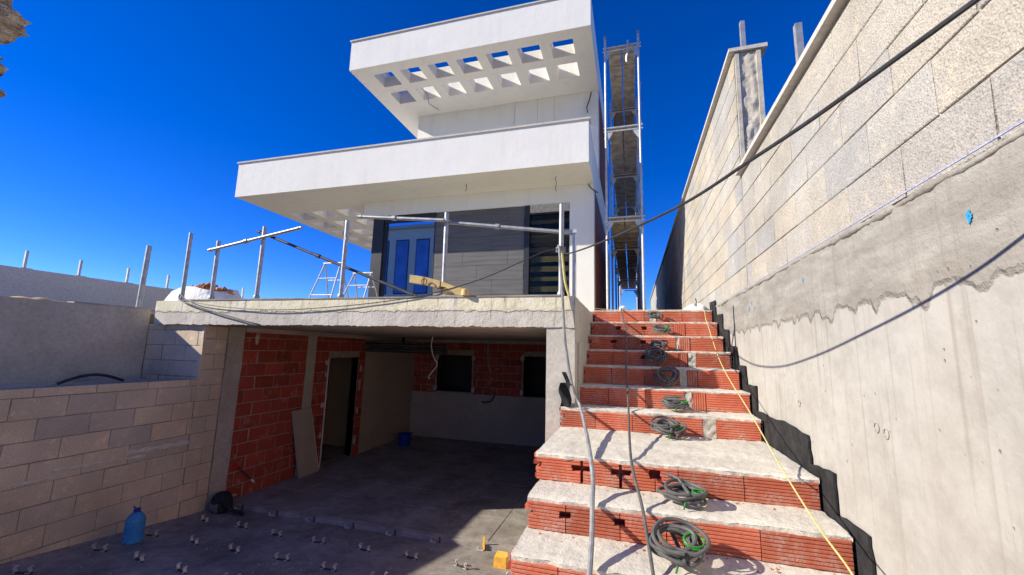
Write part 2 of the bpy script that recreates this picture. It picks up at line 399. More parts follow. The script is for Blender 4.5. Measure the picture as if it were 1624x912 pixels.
def coping(y0, y1, z):
    b = MB(); b.prism([(XR-.045, z), (XR+.25, z), (XR+.25, z+.035), (XR-.045, z+.03)], 'y', y0, y1); return b.build('coping', 'coping_stone', rw)
yy = -7
for y1 in (-5, -3, -1.2, .6, 1.6, 2.6, 3.625): coping(yy+.004, y1, BZ+5*BP+.012); yy = y1
yy = 3.585
for y1 in (5.2, 6.8, 8.4, 12, 16, 20.8): coping(yy+.004, y1, BZ+11*BP+.012); yy = y1
def pillar_end(u, v):                                       # ragged mortar-filled end of the taller wall
    x = XR+.03+u*.14; z = 1.52+v*1.06
    return (x, 3.618+.022*nz(x*1.5, z, 2, 9)+.008*nz(x, z, 7, 40), z)
MB().grid(pillar_end, 14, 60).build('end_mortar', 'mortar', rw, True)
MB().box(XR+.004, XR+.034, 3.605, 3.64, 1.52, 2.58).build('end_rib', 'mortar', rw)
MB().box(XR+.165, XR+.2, 3.602, 3.64, 1.52, 2.58).build('end_rib', 'mortar', rw)
def splat(y, z, r, seed, drips=0):
    rnd = random.Random(seed); n = 22; pts = []
    for i in range(n):
        a = 2*math.pi*i/n; q = r*(1+rnd.uniform(-.28, .28)); pts.append((y+q*.55*math.cos(a), z+q*math.sin(a)))
    MB().prism(pts, 'x', XR-.0098, XR-.0088).build('paint_mark', 'paint_blue', rw)
splat(1.372, .39, .017, 1); splat(2.52, .411, .012, 2)
for i, (y, z, r_) in enumerate(((3.60, .375, .018), (3.52, .41, .010), (3.45, .36, .012), (3.40, .33, .008), (3.66, .33, .007), (3.36, .39, .006))): splat(y, z, r_, 20+i)
b = MB(); b.prism([(-1, .556), (1.2, .557), (2.4, .551), (4.2, .548), (4.2, .5525), (2.4, .5565), (1.2, .5625), (-1, .562)], 'x', XR-.0048, XR-.0038); b.build('chalk_line', 'chalk_blue', rw)
for z0_, y0_ in ((-.25, 1.945), (-.262, 1.885), (-.244, 2.71), (-.60, 1.55)):        # formwork tie holes, patched
    MB().tube([(XR-.0085, y0_+.016*math.cos(a), z0_+.018*math.sin(a)) for a in [i*.45 for i in range(14)]], .0016, 6).build('tie_hole', 'cast_concrete', rw, True)
def bead(u, v):                                             # mortar squeezed out under the first course
    y = -.5+u*8; a = math.pi*(v-.5)*1.2; q = .010+.016*max(0, nz(y, 0, 3, 9)+.25)+.008*nz(y, 0, 8, 35)
    return (XR-.002-max(.001, q)*math.cos(a)*.8, y, .531+max(.001, q)*math.sin(a)*.9+.010*nz(y, 3, 3, 5))
MB().grid(bead, 700, 6).build('mortar_bead', 'cast_concrete', rw, True)
# fence posts standing on the copings
for (x, y, z0_, h, lb) in ((1.105, 4.15, BZ+11*BP+.04, .68, 'galvanised post stub on the tall coping left of the near one'), (1.11, 2.92, BZ+5*BP+.04, .72, 'galvanised post behind the lower coping at upper right')):
    p = thing('fence_post', (x, y, z0_), lb, 'post', 'post stubs on the right wall')
    MB().prism([(x-.02, y-.02), (x+.02, y-.02), (x+.02, y+.02), (x-.02, y+.02)], 'z', z0_, z0_+h).build('tube', 'steel', p)
    MB().box(x-.045, x+.045, y-.045, y+.045, z0_-.003, z0_+.008).build('base_plate', 'steel', p)

# ================================================================== STAIRS
SS = .845
SY = [5.90, 5.58, 5.26, 4.93, 4.60, 4.28, 3.95, 2.90, 2.555, 2.215, 1.87, 1.53]
SZ = [.60, .414, .227, .048, -.125, -.314, -.496, -.672, -.843, -1.018, -1.195, -1.37]
SX = [-.50, -.515, -.52, -.512, -.528, -.532, -.643, -.638, -.608, -.612, -.61, -.61]
SEG = [[.22, .44, ('m', .48, .54), .76], [(.23, 1), (.44, 1), ('v', .675, .76)], [(.2, 1), (.425, 1), ('m', .665, .69), ('v', .69, .77)],
       [.2, (.42, 1), ('v', .66, .72), ('m', .725, .775)], [.205, .42, ('m', .645, .69), ('v', .69, .755)], [.195, .42, ('m', .645, .685), ('v', .685, .765)],
       [.19, .385, .59, ('m', .735, .797)], [(.185, 2), (.335, 2), (.4625, 3), .545, .766], [(.138, 1), (.325, 1), (.475, 1), .53, .755], [(.15, 1), (.34, 1), .55, .77], [.2, .4, .6, .8], [.2, .4, .6, .8]]
stair = thing('staircase', (.2, 3.5, -1.8), 'unfinished outdoor staircase of ribbed red hollow bricks with mortar treads', 'staircase')
def ribbed(w, h, nl=None, nr=None, vertical=False):
    """front of a hollow clay brick with raised ribs; nl/nr = broken-out notch (depth, row from, row to) at an end"""
    b = MB(); n = 8 if not vertical else max(3, round(w/.018)); d = .006
    for i in range(n):
        if vertical:
            u0, u1 = w*i/n, w*(i+1)/n; q = (u1-u0)
            prof = [(-.028, u0), (0, u0), (d, u0+.22*q), (d, u1-.22*q), (0, u1), (-.028, u1)]; a0, a1 = 0, h
            b.add([(p[1], -p[0], a0) for p in prof]+[(p[1], -p[0], a1) for p in prof], [tuple(range(6)), tuple(range(11, 5, -1))]+[(k, (k+1) % 6, 6+(k+1) % 6, 6+k) for k in range(6)])
        else:
            v0, v1 = h*i/n, h*(i+1)/n; q = v1-v0; a0, a1 = 0, w
            if nl and nl[1] <= i < nl[2]: a0 = nl[0]+random.uniform(-.006, .006)
            if nr and nr[1] <= i < nr[2]: a1 = w-nr[0]+random.uniform(-.006, .006)
            prof = [(-.028, v0), (0, v0), (d, v0+.22*q), (d, v1-.22*q), (0, v1), (-.028, v1)]
            b.add([(a0, -p[0], p[1]) for p in prof]+[(a1, -p[0], p[1]) for p in prof], [tuple(range(6)), tuple(range(11, 5, -1))]+[(k, (k+1) % 6, 6+(k+1) % 6, 6+k) for k in range(6)])
    return b
NOTCH = {0: None, 1: (.026, 4, 6), 2: (.045, 4, 6), 3: (.028, 4, 7)}
core = MB()
for k in range(len(SY)):
    y, z = SY[k]*SS, SZ[k]*SS; zb = (SZ[k+1] if k+1 < len(SZ) else SZ[k]-.18)*SS; x0, x1 = SX[k]*SS, 1.0*SS+random.uniform(-.004, .006)
    yb = SY[k-1]*SS if k else 5.3
    core.box(x0+.03, x1-.012, y+.06, yb+.07, -2.0, z-.03)
    ln = x1-x0; tk = .013 if k < 6 else .020; h = z-zb-tk-.002
    cuts = [(0.0, 1 if k < 9 else 0, None)]
    for sg in SEG[k]:
        if isinstance(sg, float): cuts.append((sg, 0, None))
        elif sg[0] in ('m', 'v'): cuts.append((sg[1], 0, sg[0])); cuts.append((sg[2], 0, None))
        else: cuts.append((sg[0], sg[1], None))
    cuts.append((1.0, 0, None)); fixed = []
    for c in cuts:
        if fixed and abs(c[0]-fixed[-1][0]) < .004:
            if c[2]: fixed[-1] = c
            continue
        fixed.append(c)
    cuts = fixed
    for a, c in zip(cuts[:-1], cuts[1:]):
        ua, ub = x0+a[0]*ln+.002, x0+c[0]*ln-.002; tilt = random.uniform(-.004, .004)
        if a[2] == 'm':
            o = MB().grid(lambda u, v: (ua-.002+u*(ub-ua+.004), y-.003+.012*nz(u*.1, v*.15, k, 30), zb+v*h), 6, 10).build('mortar_patch', 'mortar', stair, True); continue
        gapl, gapr = NOTCH[a[1]], NOTCH[c[1]]
        sl = .006 if a[1] == 2 else 0; sr = .006 if c[1] == 2 else 0
        bb = ribbed(ub-ua-sl-sr, h, gapl, gapr, a[2] == 'v')
        o = piece('brick', bb.mesh('brick', 'clay_stair', raw=True), (ua+sl, y+tilt, zb+.001), stair)
    # tread of trowelled mortar, ragged front edge
    ny = 26 if k == 7 else 10
    ph = random.uniform(0, 9)
    def tread(u, v, x0=x0, x1=x1, y=y, yb=yb, z=z, ph=ph):
        x = x0-.004+u*(x1-x0+.008); yy_ = (y-.004+.012*nz(x, ph, 0, 9)+.006*nz(x, ph, 3, 40)) if v == 0 else y+.004+(yb+.03-y)*((v-.04)/.96)
        return (x, yy_, z+.006*nz(x, yy_, ph, 5)+.0035*nz(x, yy_, ph, 28)+random.uniform(-.0016, .0016)-(.007 if v == 0 else 0))
    b = MB(); b.grid(tread, 90, ny); q = [tread(i/90, 0) for i in range(91)]
    b.add([p for p in q]+[(p[0], p[1]+.003, z-tk-.004-.008*nz(p[0], ph, 5, 24)) for p in q]+[(p[0], y+.05, z-tk-.006) for p in q],
          [(i, i+1, 92+i, 91+i) for i in range(90)]+[(91+i, 92+i, 183+i, 182+i) for i in range(90)])
    for xe in (x0-.004, x1+.004): b.add([(xe, y-.004, z-.005), (xe, yb+.03, z-.003), (xe, yb+.03, z-.03), (xe, y, z-.026)], [(0, 1, 2, 3)])
    b.build('tread', 'tread_mortar', stair, True)
core.box(SX[0]*SS, SS, 4.99, 5.3, -2, .48)
core.build('brick_core', 'clay_wall', stair)
# rough mortar and broken brick ends on the open left flank, and white mortar at the right ends
for k in range(0, 11):
    y, z = SY[k]*SS, SZ[k]*SS; zb = SZ[k+1]*SS
    for q in range(4):
        zz = zb+(z-zb)*(q+.15)/4; r_ = random.uniform(.006, .02)
        MB().box(SX[k]*SS-r_, SX[k]*SS+.03, y+.012, y+.03+random.uniform(.03, .09), zz, zz+.022).build('broken_brick_end', random.choice(('clay_wall', 'mortar_dark', 'clay_stair')), stair)
    MB().grid(lambda u, v: (SS+.007+.003*math.sin(v*21+k), y+.002+u*.03, zb+v*(z-zb-.02)), 2, 8).build('mortar_edge', 'mortar', stair, True)
# black membrane upstand between stairs and wall
FP = [(5.2, .62), (4.898, .60), (4.88, .439), (4.565, .425), (4.563, .274), (4.317, .255), (4.302, .097), (4.044, .092), (4.025, -.068), (3.786, -.062), (3.758, -.215), (3.50, -.207), (3.512, -.386), (2.966, -.378), (2.60, -.395), (2.574, -.527), (2.32, -.505), (2.315, -.684), (2.057, -.672), (2.046, -.83), (1.75, -.83), (1.74, -1.0), (1.4, -1.0)]
pts = []
for (a, c_) in zip(FP[:-1], FP[1:]):
    for t_ in range(4):
        pts.append((a[0]+(c_[0]-a[0])*t_/4+random.uniform(-.007, .007), a[1]+(c_[1]-a[1])*t_/4+random.uniform(-.007, .007)))
low = [(p[0], p[1]-.75) for p in reversed(pts)]
fm = MB().prism(pts+[(1.38, -1.6), (5.2, -.4)], 'x', XR-.022, XR-.0125).build('membrane_upstand', 'foam_black')
tag(fm, 'black stepped membrane strip between the brick stairs and the right concrete wall', 'membrane')
# membrane scraps by the pier
mm = thing('membrane_scrap', (-.50, 3.34, -.43), 'crumpled black membrane offcut against the concrete pier by the stairs', 'membrane')
MB().grid(lambda u, v: (-.555+u*.085+.008*math.sin(v*7), 3.345+.02*math.sin(u*5+v*6)-.012*v, -.419+v*.185), 8, 12).build('sheet', 'foam_black', mm, True)
MB().grid(lambda u, v: (-.54+u*.035+.04*(1-v), 3.335+.01*math.sin(v*5), -.25+v*.10), 4, 6).build('flap', 'foam_black', mm, True)

# ================================================================== GARAGE AND TERRACE
YS, ZB, ZT = 3.38, .207, .462                              # slab front, underside, top
XS0, XS1 = -5.155, -.446
ts = thing('terrace_slab', (-2.8, 5, ZB), 'rough concrete terrace slab with yellow drips above the garage opening', 'slab')
def slab_front(u, v):
    x = XS0+u*(XS1-XS0); z = ZB+v*(ZT-ZB)
    if v == 0: z += -.004+.010*nz(x, 0, 1, 7)+.010*nz(x, 0, 4, 31)
    if v == 1: z += .008*nz(x, 2, 0, 9)
    return (x, YS+.003*nz(x, z, 0, 3)-.004*(v > .55), z)
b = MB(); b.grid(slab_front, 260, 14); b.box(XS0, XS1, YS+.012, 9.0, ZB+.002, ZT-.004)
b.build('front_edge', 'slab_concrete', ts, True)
MB().box(XS0+.01, XS1-.01, YS+.03, 9.0, ZB-.004, ZB+.001).build('underside', 'soffit_concrete', ts)
MB().grid(lambda u, v: (XS1+.002+.006*nz(u*3.7, v*.3, 2, 6), YS+u*3.7, ZB-.12+v*(ZT-ZB+.12)), 60, 6).build('flank', 'pier_concrete', ts, True)
MB().box(XS0+.4, XS1-.12, YS-.012, YS+.5, ZT-.001, ZT+.012).build('waterproof_sheet', 'threshold', ts)
# piers
pr_ = tag(MB().add([], []).grid(lambda u, v: (-.678+u*.232, YS+.012+.005*nz(u*.2, v*2, 3, 9), -1.85+v*2.055), 8, 60).box(-.676, -.448, YS+.02, YS+.35, -1.85, ZB-.001).build('concrete_pier', 'pier_concrete', None, True),
    'pale concrete pier between the garage opening and the brick stairs', 'pier')
# left: low block wall, taller stub, concrete column
lw = thing('block_wall', (XL-.08, 1.5, -1.8), 'low unfinished concrete block wall beside the ramp on the left', 'wall')
MB().box(XL-.165, XL-.006, -4, 3.43, -2.0, -.378).build('mortar_bed', 'mortar_dark', lw)
courses(lw, 'block', 'x+', XL-.006, -.2, 3.428, -1.93, .1655, 9, .335, .006, 'block_grey', .0045, .0025, .0025, .3)
courses(lw, 'cap_block', 'x+', XL-.006, -.2, 3.428, -.4405, .07, 1, .40, .006, 'block_grey', .004, .002, .0025, .1)
def smear(y0, y1, z0, dz, th):                              # mortar squeezed along a bed joint
    n = 40
    MB().grid(lambda u, v: (XL+.004+.006*math.sin(v*3.1)*(.5+.5*math.sin(u*31)), y0+u*(y1-y0), z0+dz*u+th*(v-.5)*(.4+.6*abs(math.sin(u*11+1.3)))), n, 4).build('mortar_smear', 'tread_mortar', lw, True)
smear(2.35, 3.02, -1.03, -.03, .03); smear(2.85, 3.42, -1.005, -.01, .05); smear(2.9, 3.25, -1.11, 0, .012); smear(1.9, 2.4, -1.08, 0, .02)
ls = thing('block_stub_wall', (-4.9, 3.5, -1.8), 'taller grey block stub under the left end of the terrace slab', 'wall')
MB().box(-5.3, XL-.006, 3.436, 3.62, -2.0, ZB-.001).build('mortar_bed', 'mortar_dark', ls)
MB().box(XL-.165, XL-.006, 3.62, 3.72, -2.0, ZB-.001).build('mortar_bed', 'mortar_dark', ls)
courses(ls, 'block', 'y-', 3.436, -5.3, XL+.0, -.517, .1655, 5, .335, .006, 'block_grey', .0045, .0025, .0025, .2, top=ZB-.002)
courses(ls, 'block', 'x+', XL-.006, 3.43, 3.715, -1.93, .1655, 13, .335, .006, 'block_grey', .0045, .0025, .0025, .55, top=.19)
cc = tag(MB().grid(lambda u, v: (XL+.002+.005*nz(v*2, u*.2, 0, 8), 3.718+u*.205+.012*nz(v*2, 4, 0, 5), -1.9+v*2.1), 4, 40).box(XL-.2, XL-.004, 3.725, 3.92, -1.9, .19).build('concrete_column', 'column_concrete', None, True), 'grey concrete column between the left block wall and the red brick garage wall', 'column')
# red side wall of the garage
gw = thing('garage_side_wall', (XL-.06, 6, -1.76), 'red hollow brick side wall inside the garage with a doorway', 'wall')
DY0, DY1, DZ = 5.42, 6.15, -.165
b = MB()
b.box(XL-.12, XL-.004, 3.925, DY0, -1.8, .205); b.box(XL-.12, XL-.004, DY1, 8.1, -1.8, .205); b.box(XL-.12, XL-.004, DY0, DY1, DZ, .205)
b.build('mortar_bed', 'mortar_garage', gw)
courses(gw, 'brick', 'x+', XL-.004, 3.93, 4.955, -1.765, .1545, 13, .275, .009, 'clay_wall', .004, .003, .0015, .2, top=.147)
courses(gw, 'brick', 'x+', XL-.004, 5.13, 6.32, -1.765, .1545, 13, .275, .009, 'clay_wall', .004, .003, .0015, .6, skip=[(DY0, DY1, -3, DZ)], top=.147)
MB().box(XL-.004, XL+.004, 4.96, 5.125, -1.755, .15).build('column_strip', 'column_concrete', gw)
MB().box(XL-.005, XL+.02, 3.93, 8.0, .149, .204).build('beam', 'soffit_concrete', gw)
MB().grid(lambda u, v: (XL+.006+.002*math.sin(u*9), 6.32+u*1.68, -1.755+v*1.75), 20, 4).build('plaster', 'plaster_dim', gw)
for (y, z, w, h) in ((4.10, .07, .05, .13), (DY0-.05, -.24, .06, .06), (DY0-.04, -.42, .04, .07), (DY0-.06, -.86, .06, .08), (DY0-.05, -1.3, .05, .09), (DY1+.07, -.35, .05, .12), (DY1+.06, -.62, .06, .2), (DY1+.05, -1.05, .05, .12), (DY1+.04, -1.5, .06, .16), (4.0, -1.72, .12, .03)):
    n_ = 9; MB().prism([(y+w*random.uniform(.4, .62)*math.cos(2*math.pi*i/n_), z+h*random.uniform(.4, .62)*math.sin(2*math.pi*i/n_)) for i in range(n_)], 'x', XL-.002, XL+.007).build('mortar_dab', 'mortar', gw)
MB().box(XL-.03, XL+.012, DY0-.012, DY0, -1.755, DZ).build('door_lining', 'white_wire', gw)
MB().box(XL-.14, XL-.01, DY1, DY1+.012, -1.755, DZ).build('door_lining', 'frame_dark', gw)
# room behind the doorway
rm = thing('side_room', (-5.4, 5.8, -1.76), 'dim plastered room seen through the garage doorway', 'room')
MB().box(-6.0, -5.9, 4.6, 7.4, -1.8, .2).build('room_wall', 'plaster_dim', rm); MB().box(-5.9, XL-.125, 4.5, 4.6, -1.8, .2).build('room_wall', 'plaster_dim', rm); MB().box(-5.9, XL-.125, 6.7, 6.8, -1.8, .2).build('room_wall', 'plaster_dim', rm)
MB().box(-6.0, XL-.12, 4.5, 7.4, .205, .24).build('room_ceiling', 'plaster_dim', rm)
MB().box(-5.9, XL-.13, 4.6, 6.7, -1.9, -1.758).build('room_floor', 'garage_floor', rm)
# back wall with two window openings into a dark store
YB = 8.0
bw = thing('garage_back_wall', (-2.5, YB, -1.76), 'back wall of the garage, red brick above grey plaster with dark windows', 'wall')
WIN = [(-3.885, -3.12, -.835, -.105), (-2.045, -1.28, -.855, -.09)]
b = MB(); xs = [XL-.1, WIN[0][0], WIN[0][1], WIN[1][0], WIN[1][1], -.66]
for i in range(5):
    if i in (1, 3):
        w_ = WIN[i//2]; b.box(xs[i], xs[i+1], YB+.004, YB+.12, -1.8, w_[2]); b.box(xs[i], xs[i+1], YB+.004, YB+.12, w_[3], .205)
    else: b.box(xs[i], xs[i+1], YB+.004, YB+.12, -1.8, .205)
b.build('mortar_bed', 'mortar_garage', bw)
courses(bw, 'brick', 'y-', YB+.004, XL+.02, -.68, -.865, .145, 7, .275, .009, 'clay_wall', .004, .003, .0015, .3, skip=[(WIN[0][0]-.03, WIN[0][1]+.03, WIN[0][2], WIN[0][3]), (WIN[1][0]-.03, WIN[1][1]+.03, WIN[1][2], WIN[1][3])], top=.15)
MB().box(XL+.01, -.68, YB-.012, YB+.002, -1.758, -.868).build('plaster', 'plaster_dim', bw)
MB().box(XL+.03, -.68, YB-.03, YB, .152, .203).build('beam', 'soffit_concrete', bw)
for w_ in WIN:
    o = MB().box(w_[0]-.012, w_[0], YB-.008, YB+.1, w_[2], w_[3]).box(w_[1], w_[1]+.012, YB-.008, YB+.1, w_[2], w_[3]).box(w_[0]-.012, w_[1]+.012, YB-.008, YB+.1, w_[2]-.012, w_[2]).build('window_frame', 'mortar_dark', bw)
    for (x, z) in ((w_[0]-.02, w_[3]-.05), (w_[1]+.02, w_[3]-.05), (w_[0]-.03, w_[2]+.06), (w_[1]+.03, w_[2]+.06)):
        MB().prism([(x+.055*random.uniform(.6, 1)*math.cos(i*.7), z+.075*random.uniform(.6, 1)*math.sin(i*.7)) for i in range(9)], 'y', YB-.006, YB+.0).build('mortar_dab', 'mortar', bw)
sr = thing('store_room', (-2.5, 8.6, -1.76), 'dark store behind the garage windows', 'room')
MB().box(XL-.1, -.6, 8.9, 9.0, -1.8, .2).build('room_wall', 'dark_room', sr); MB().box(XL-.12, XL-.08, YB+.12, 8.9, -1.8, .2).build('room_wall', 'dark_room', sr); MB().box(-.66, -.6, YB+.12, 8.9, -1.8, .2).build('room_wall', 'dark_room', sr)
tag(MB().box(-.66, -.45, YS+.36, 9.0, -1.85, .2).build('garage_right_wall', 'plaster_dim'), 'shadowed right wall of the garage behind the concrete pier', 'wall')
tag(MB().box(-.445, -.43, 3.6, 5.3, -1.9, .1).build('stair_side_wall', 'pier_concrete'), 'concrete wall face between the garage and the upper steps', 'wall')

# ================================================================== LEFT BACKGROUND
tag(MB().grid(lambda u, v: (-5.3+.008*nz(u*7, v, 3, 2), -4+u*7.425, -.43+v*.796), 60, 12).box(-5.46, -5.31, -4, 3.43, -.45, .365).build('rendered_wall', 'rendered_grey', None, True), 'grey mottled rendered wall behind the low block wall at left', 'wall')
MB().box(-5.29, -5.20, -4, 3.43, -.45, -.405).build('x', 'rendered_grey') if False else None
tag(MB().prism([(-5.29, -.44), (-5.15, -.44), (-5.15, -.412), (-5.29, -.395)], 'y', -4, 3.42).build('plinth_ledge', 'rendered_grey'), 'narrow grey mortar ledge at the foot of the rendered wall', 'ledge')
tag(MB().box(-9.2, -9.0, -4, 16, .2, 1.08).build('plot_wall', 'pale_render'), 'long pale rendered plot wall in the far left background', 'wall')
for i, (yr, lb) in enumerate(((.441, 'leftmost thin steel post on the far pale wall'), (.515, 'second steel post from the left on the far pale wall'), (.593, 'third steel post from the left on the far pale wall'), (.671, 'steel post on the far pale wall nearest the rubble sack'), (.86, 'thin post stub just right of the rubble sack'))):
    y = 9.1*yr; p = thing('wall_post', (-9.1, y, 1.08), lb, 'post', 'posts on the far plot wall')
    MB().prism([(-9.1-.016, y-.016), (-9.1+.016, y-.016), (-9.1+.016, y+.016), (-9.1-.016, y+.016)], 'z', 1.078, 1.37).build('tube', 'steel_white', p)
    MB().box(-9.17, -9.03, y-.07, y+.07, 1.079, 1.092).build('base_plate', 'steel', p)
# things lying along the rendered wall's top
pl = tag(MB().box(-5.45, -5.33, 2.75, 3.75, .367, .383).build('plank', 'deck_wood'), 'weathered plank lying on top of the grey rendered wall', 'plank')
tag(MB().grid(lambda u, v: (-5.45+v*.14, 2.28+u*.42, .366+.03*math.sin(v*3.14)*(.4+.6*abs(math.sin(u*7.5)))*math.sin(u*3.14)), 30, 8).build('foam_residue', 'timber', None, True), 'yellow lump of dried foam on top of the grey rendered wall', 'foam')
hp = [(-5.1, 2.62+.52*t, -.40+.07*math.sin(math.pi*t)) for t in [i/16 for i in range(17)]]
tag(MB().tube(hp, .014).build('black_hose', 'cable_dark', None, True), 'short black hose arched over the ledge behind the low block wall', 'hose')

# ================================================================== HOUSE
XH, YG, YM, ZS, ZP = -.63, 7.38, 6.48, 3.10, 3.845
house = thing('modern_house', (-4, 8, ZT), 'white cubic house with cantilevered balcony and roof canopy above the terrace', 'house')
def coffered(name, x0, x1, y0, y1, z0, depth, holes, ztop, left=True):
    """soffit plate pierced by square openings, with parapets on its front, left and right edges"""
    xs = sorted(set([x0, x1]+[h[0] for h in holes]+[h[1] for h in holes])); ys = sorted(set([y0, y1]+[h[2] for h in holes]+[h[3] for h in holes]))
    H = set((round(h[0], 3), round(h[2], 3)) for h in holes)
    b = MB(); V = {}
    def vid(i, j, t):
        if (i, j, t) not in V: V[(i, j, t)] = len(b.v); b.v.append((xs[i], ys[j], z0+t*depth))
        return V[(i, j, t)]
    nx, ny = len(xs)-1, len(ys)-1
    solid = lambda i, j: 0 <= i < nx and 0 <= j < ny and (round(xs[i], 3), round(ys[j], 3)) not in H
    for i in range(nx):
        for j in range(ny):
            if not solid(i, j): continue
            b.f.append((vid(i, j, 0), vid(i, j+1, 0), vid(i+1, j+1, 0), vid(i+1, j, 0))); b.f.append((vid(i, j, 1), vid(i+1, j, 1), vid(i+1, j+1, 1), vid(i, j+1, 1)))
            for (di, dj, a, c_) in ((-1, 0, (i, j), (i, j+1)), (1, 0, (i+1, j), (i+1, j+1)), (0, -1, (i, j), (i+1, j)), (0, 1, (i, j+1), (i+1, j+1))):
                if not solid(i+di, j+dj): b.f.append((vid(*a, 0), vid(*c_, 0), vid(*c_, 1), vid(*a, 1)))
    plate = b.build(name+'_soffit', 'white_render', house)
    w = .14; q = MB()
    q.box(x0-.002, x1+.002, y0-.004, y0+w, z0-.003, ztop); pf = q.build(name+'_parapet', 'white_render', house)
    MB().box(x0-.004, x0+w, y0+w+.001, y1, z0+.004, ztop).build(name+'_parapet', 'white_render', house)
    MB().box(x1-w, x1+.004, y0+w+.001, y1, z0+.004, ztop).build(name+'_parapet', 'white_render', house)
    MB().box(x0-.03, x1+.03, y0-.03, y0+w+.03, ztop, ztop+.03).build(name+'_coping', 'coping_stone', pf)
    MB().box(x0-.03, x0+w+.03, y0+w+.032, y1, ztop, ztop+.03).build(name+'_coping', 'coping_stone', pf)
mh = [(-7.81+i*.654, -7.81+i*.654+.447, 7.66+j*.725, 7.66+j*.725+.475) for i in range(3) for j in range(6)]
coffered('balcony', -8.07, XH, YM, 12.2, ZS, .26, mh, ZP)
RY, RZ0 = 6.89, 5.95
rh = [(-5.385+i*.657, -5.385+i*.657+.45, 7.145+j*.672, 7.145+j*.672+.447) for i in range(7) for j in range(2)]
coffered('canopy', -5.81, XH, RY, 13, RZ0, .255, rh, 6.63)
# walls
b = MB()
b.box(-1.068, XH, YG, YG+.25, ZT, ZS-.002); b.box(-5.50, -1.068, YG, YG+.25, 2.765, ZS-.002)
b.build('ground_floor_wall', 'white_render', house)
MB().box(-1.82, -1.07, YG-.006, YG+.2, 2.61, 2.764).build('raw_lintel', 'mortar', house)
MB().box(-5.23, -5.02, YG+.251, 12, ZT, ZS-.002).build('side_wall', 'white_render', house)
MB().box(XH-.25, XH-.004, YG+.251, 13, ZT, ZS-.002).build('flank_wall', 'clay_flank', house)
MB().box(XH-.2, XH-.006, 9.101, 13, ZS+.3, RZ0-.002).build('flank_wall', 'clay_flank', house)
MB().box(-5.62, XH-.2, 8.268, 12.8, RZ0+.256, RZ0+.52).build('roof_slab', 'white_render', house)
b = MB()
b.box(-5.21, XH-.012, 8.88, 9.1, ZS+.25, RZ0-.002); b.build('upper_wall', 'white_render', house)
for x in (-2.62, -2.06, -1.66): MB().box(x, x+.012, 8.865, 8.879, ZS+.26, RZ0-.003).build('wall_joint', 'coping_stone', house)
MB().box(-2.62, XH-.02, 8.868, 8.8785, ZS+.26, RZ0-.004).build('wall_panel', 'white_render', house)
MB().box(-5.21, -5.0, 9.1, 13, ZS+.25, RZ0-.002).build('upper_side_wall', 'white_render', house)
MB().box(-5.2, XH-.26, 12.0, 12.2, ZT, ZS-.002).build('rear_wall', 'interior', house)
MB().box(-5.0, XH-.26, YG+.26, 11.99, ZT-.003, ZT+.02).build('interior_floor', 'interior', house)
# sliding door, cladding, window
sdr = MB().box(-5.234, -4.985, YG-.02, YG+.25, ZT+.02, 2.764).box(-4.985, -3.80, YG+.0, YG+.12, 2.62, 2.762).box(-4.985, -4.92, YG+.02, YG+.1, ZT+.02, 2.62).box(-3.82, -3.80, YG+.02, YG+.1, ZT+.02, 2.62).build('sliding_door', 'frame_dark', house)
MB().box(-4.92, -3.82, YG+.05, YG+.058, ZT+.03, 2.62).build('pane', 'door_glass', sdr)
b = MB()
for i in range(4): x = -4.90+i*.30; b.box(x, x+.17, YG+.75, YG+.77, ZT+.02, 2.35)
b.build('inner_panel', 'pale_column', sdr)  # pale strips added for the white columns showing in the door glass
cl = MB().box(-3.80, -1.93, YG+.03, YG+.2, ZT+.01, 2.764).build('cladding', 'frame_dark', house)
th_ = .29; nrow = 8
for r_ in range(nrow):
    z0_ = ZT+.012+r_*th_; h = min(th_, 2.762-z0_)-.004; x = -3.798-(r_ % 3)*.31
    if h < .02: continue
    while x < -1.935:
        a, c_ = max(x, -3.798), min(x+.93-.004, -1.932)
        if c_-a > .02: piece('cladding_tile', block_mesh(round(c_-a, 4), h, .006, .0015, 'y-', 'dark_cladding', 0, 1), (a, YG+.03, z0_), cl)
        x += .93
wn = MB().box(-1.93, -1.83, YG+.0, YG+.15, ZT+.01, 2.764).box(-1.085, -1.07, YG+.02, YG+.15, ZT+.01, 2.61).box(-1.83, -1.085, YG+.02, YG+.15, 2.585, 2.609).build('window', 'frame_dark', house)
MB().box(-1.83, -1.085, YG+.06, YG+.068, ZT+.01, 2.585).build('pane', 'window_glass', wn)
for q in range(11): MB().box(-1.825, -1.09, YG+.10, YG+.115, .56+q*.185+random.uniform(-.01, .01), .65+q*.185+random.uniform(-.015, .02)).build('reflection_bar', 'olive', wn)  # olive bars added to imitate the striped reflection in the window glass
for q in range(5): MB().box(-1.95, -1.0, YG+.5+q*.4, YG+.62+q*.4, 2.2, 2.32).build('ceiling_beam', 'interior', wn)
MB().box(-1.95, -1.0, YG+1.2, YG+1.26, ZT+.02, 1.15).build('inner_panel', 'interior', wn)
MB().box(-1.95, -1.0, YG+2.6, YG+2.66, ZT+.02, 2.9).build('inner_wall', 'dark_room', wn)
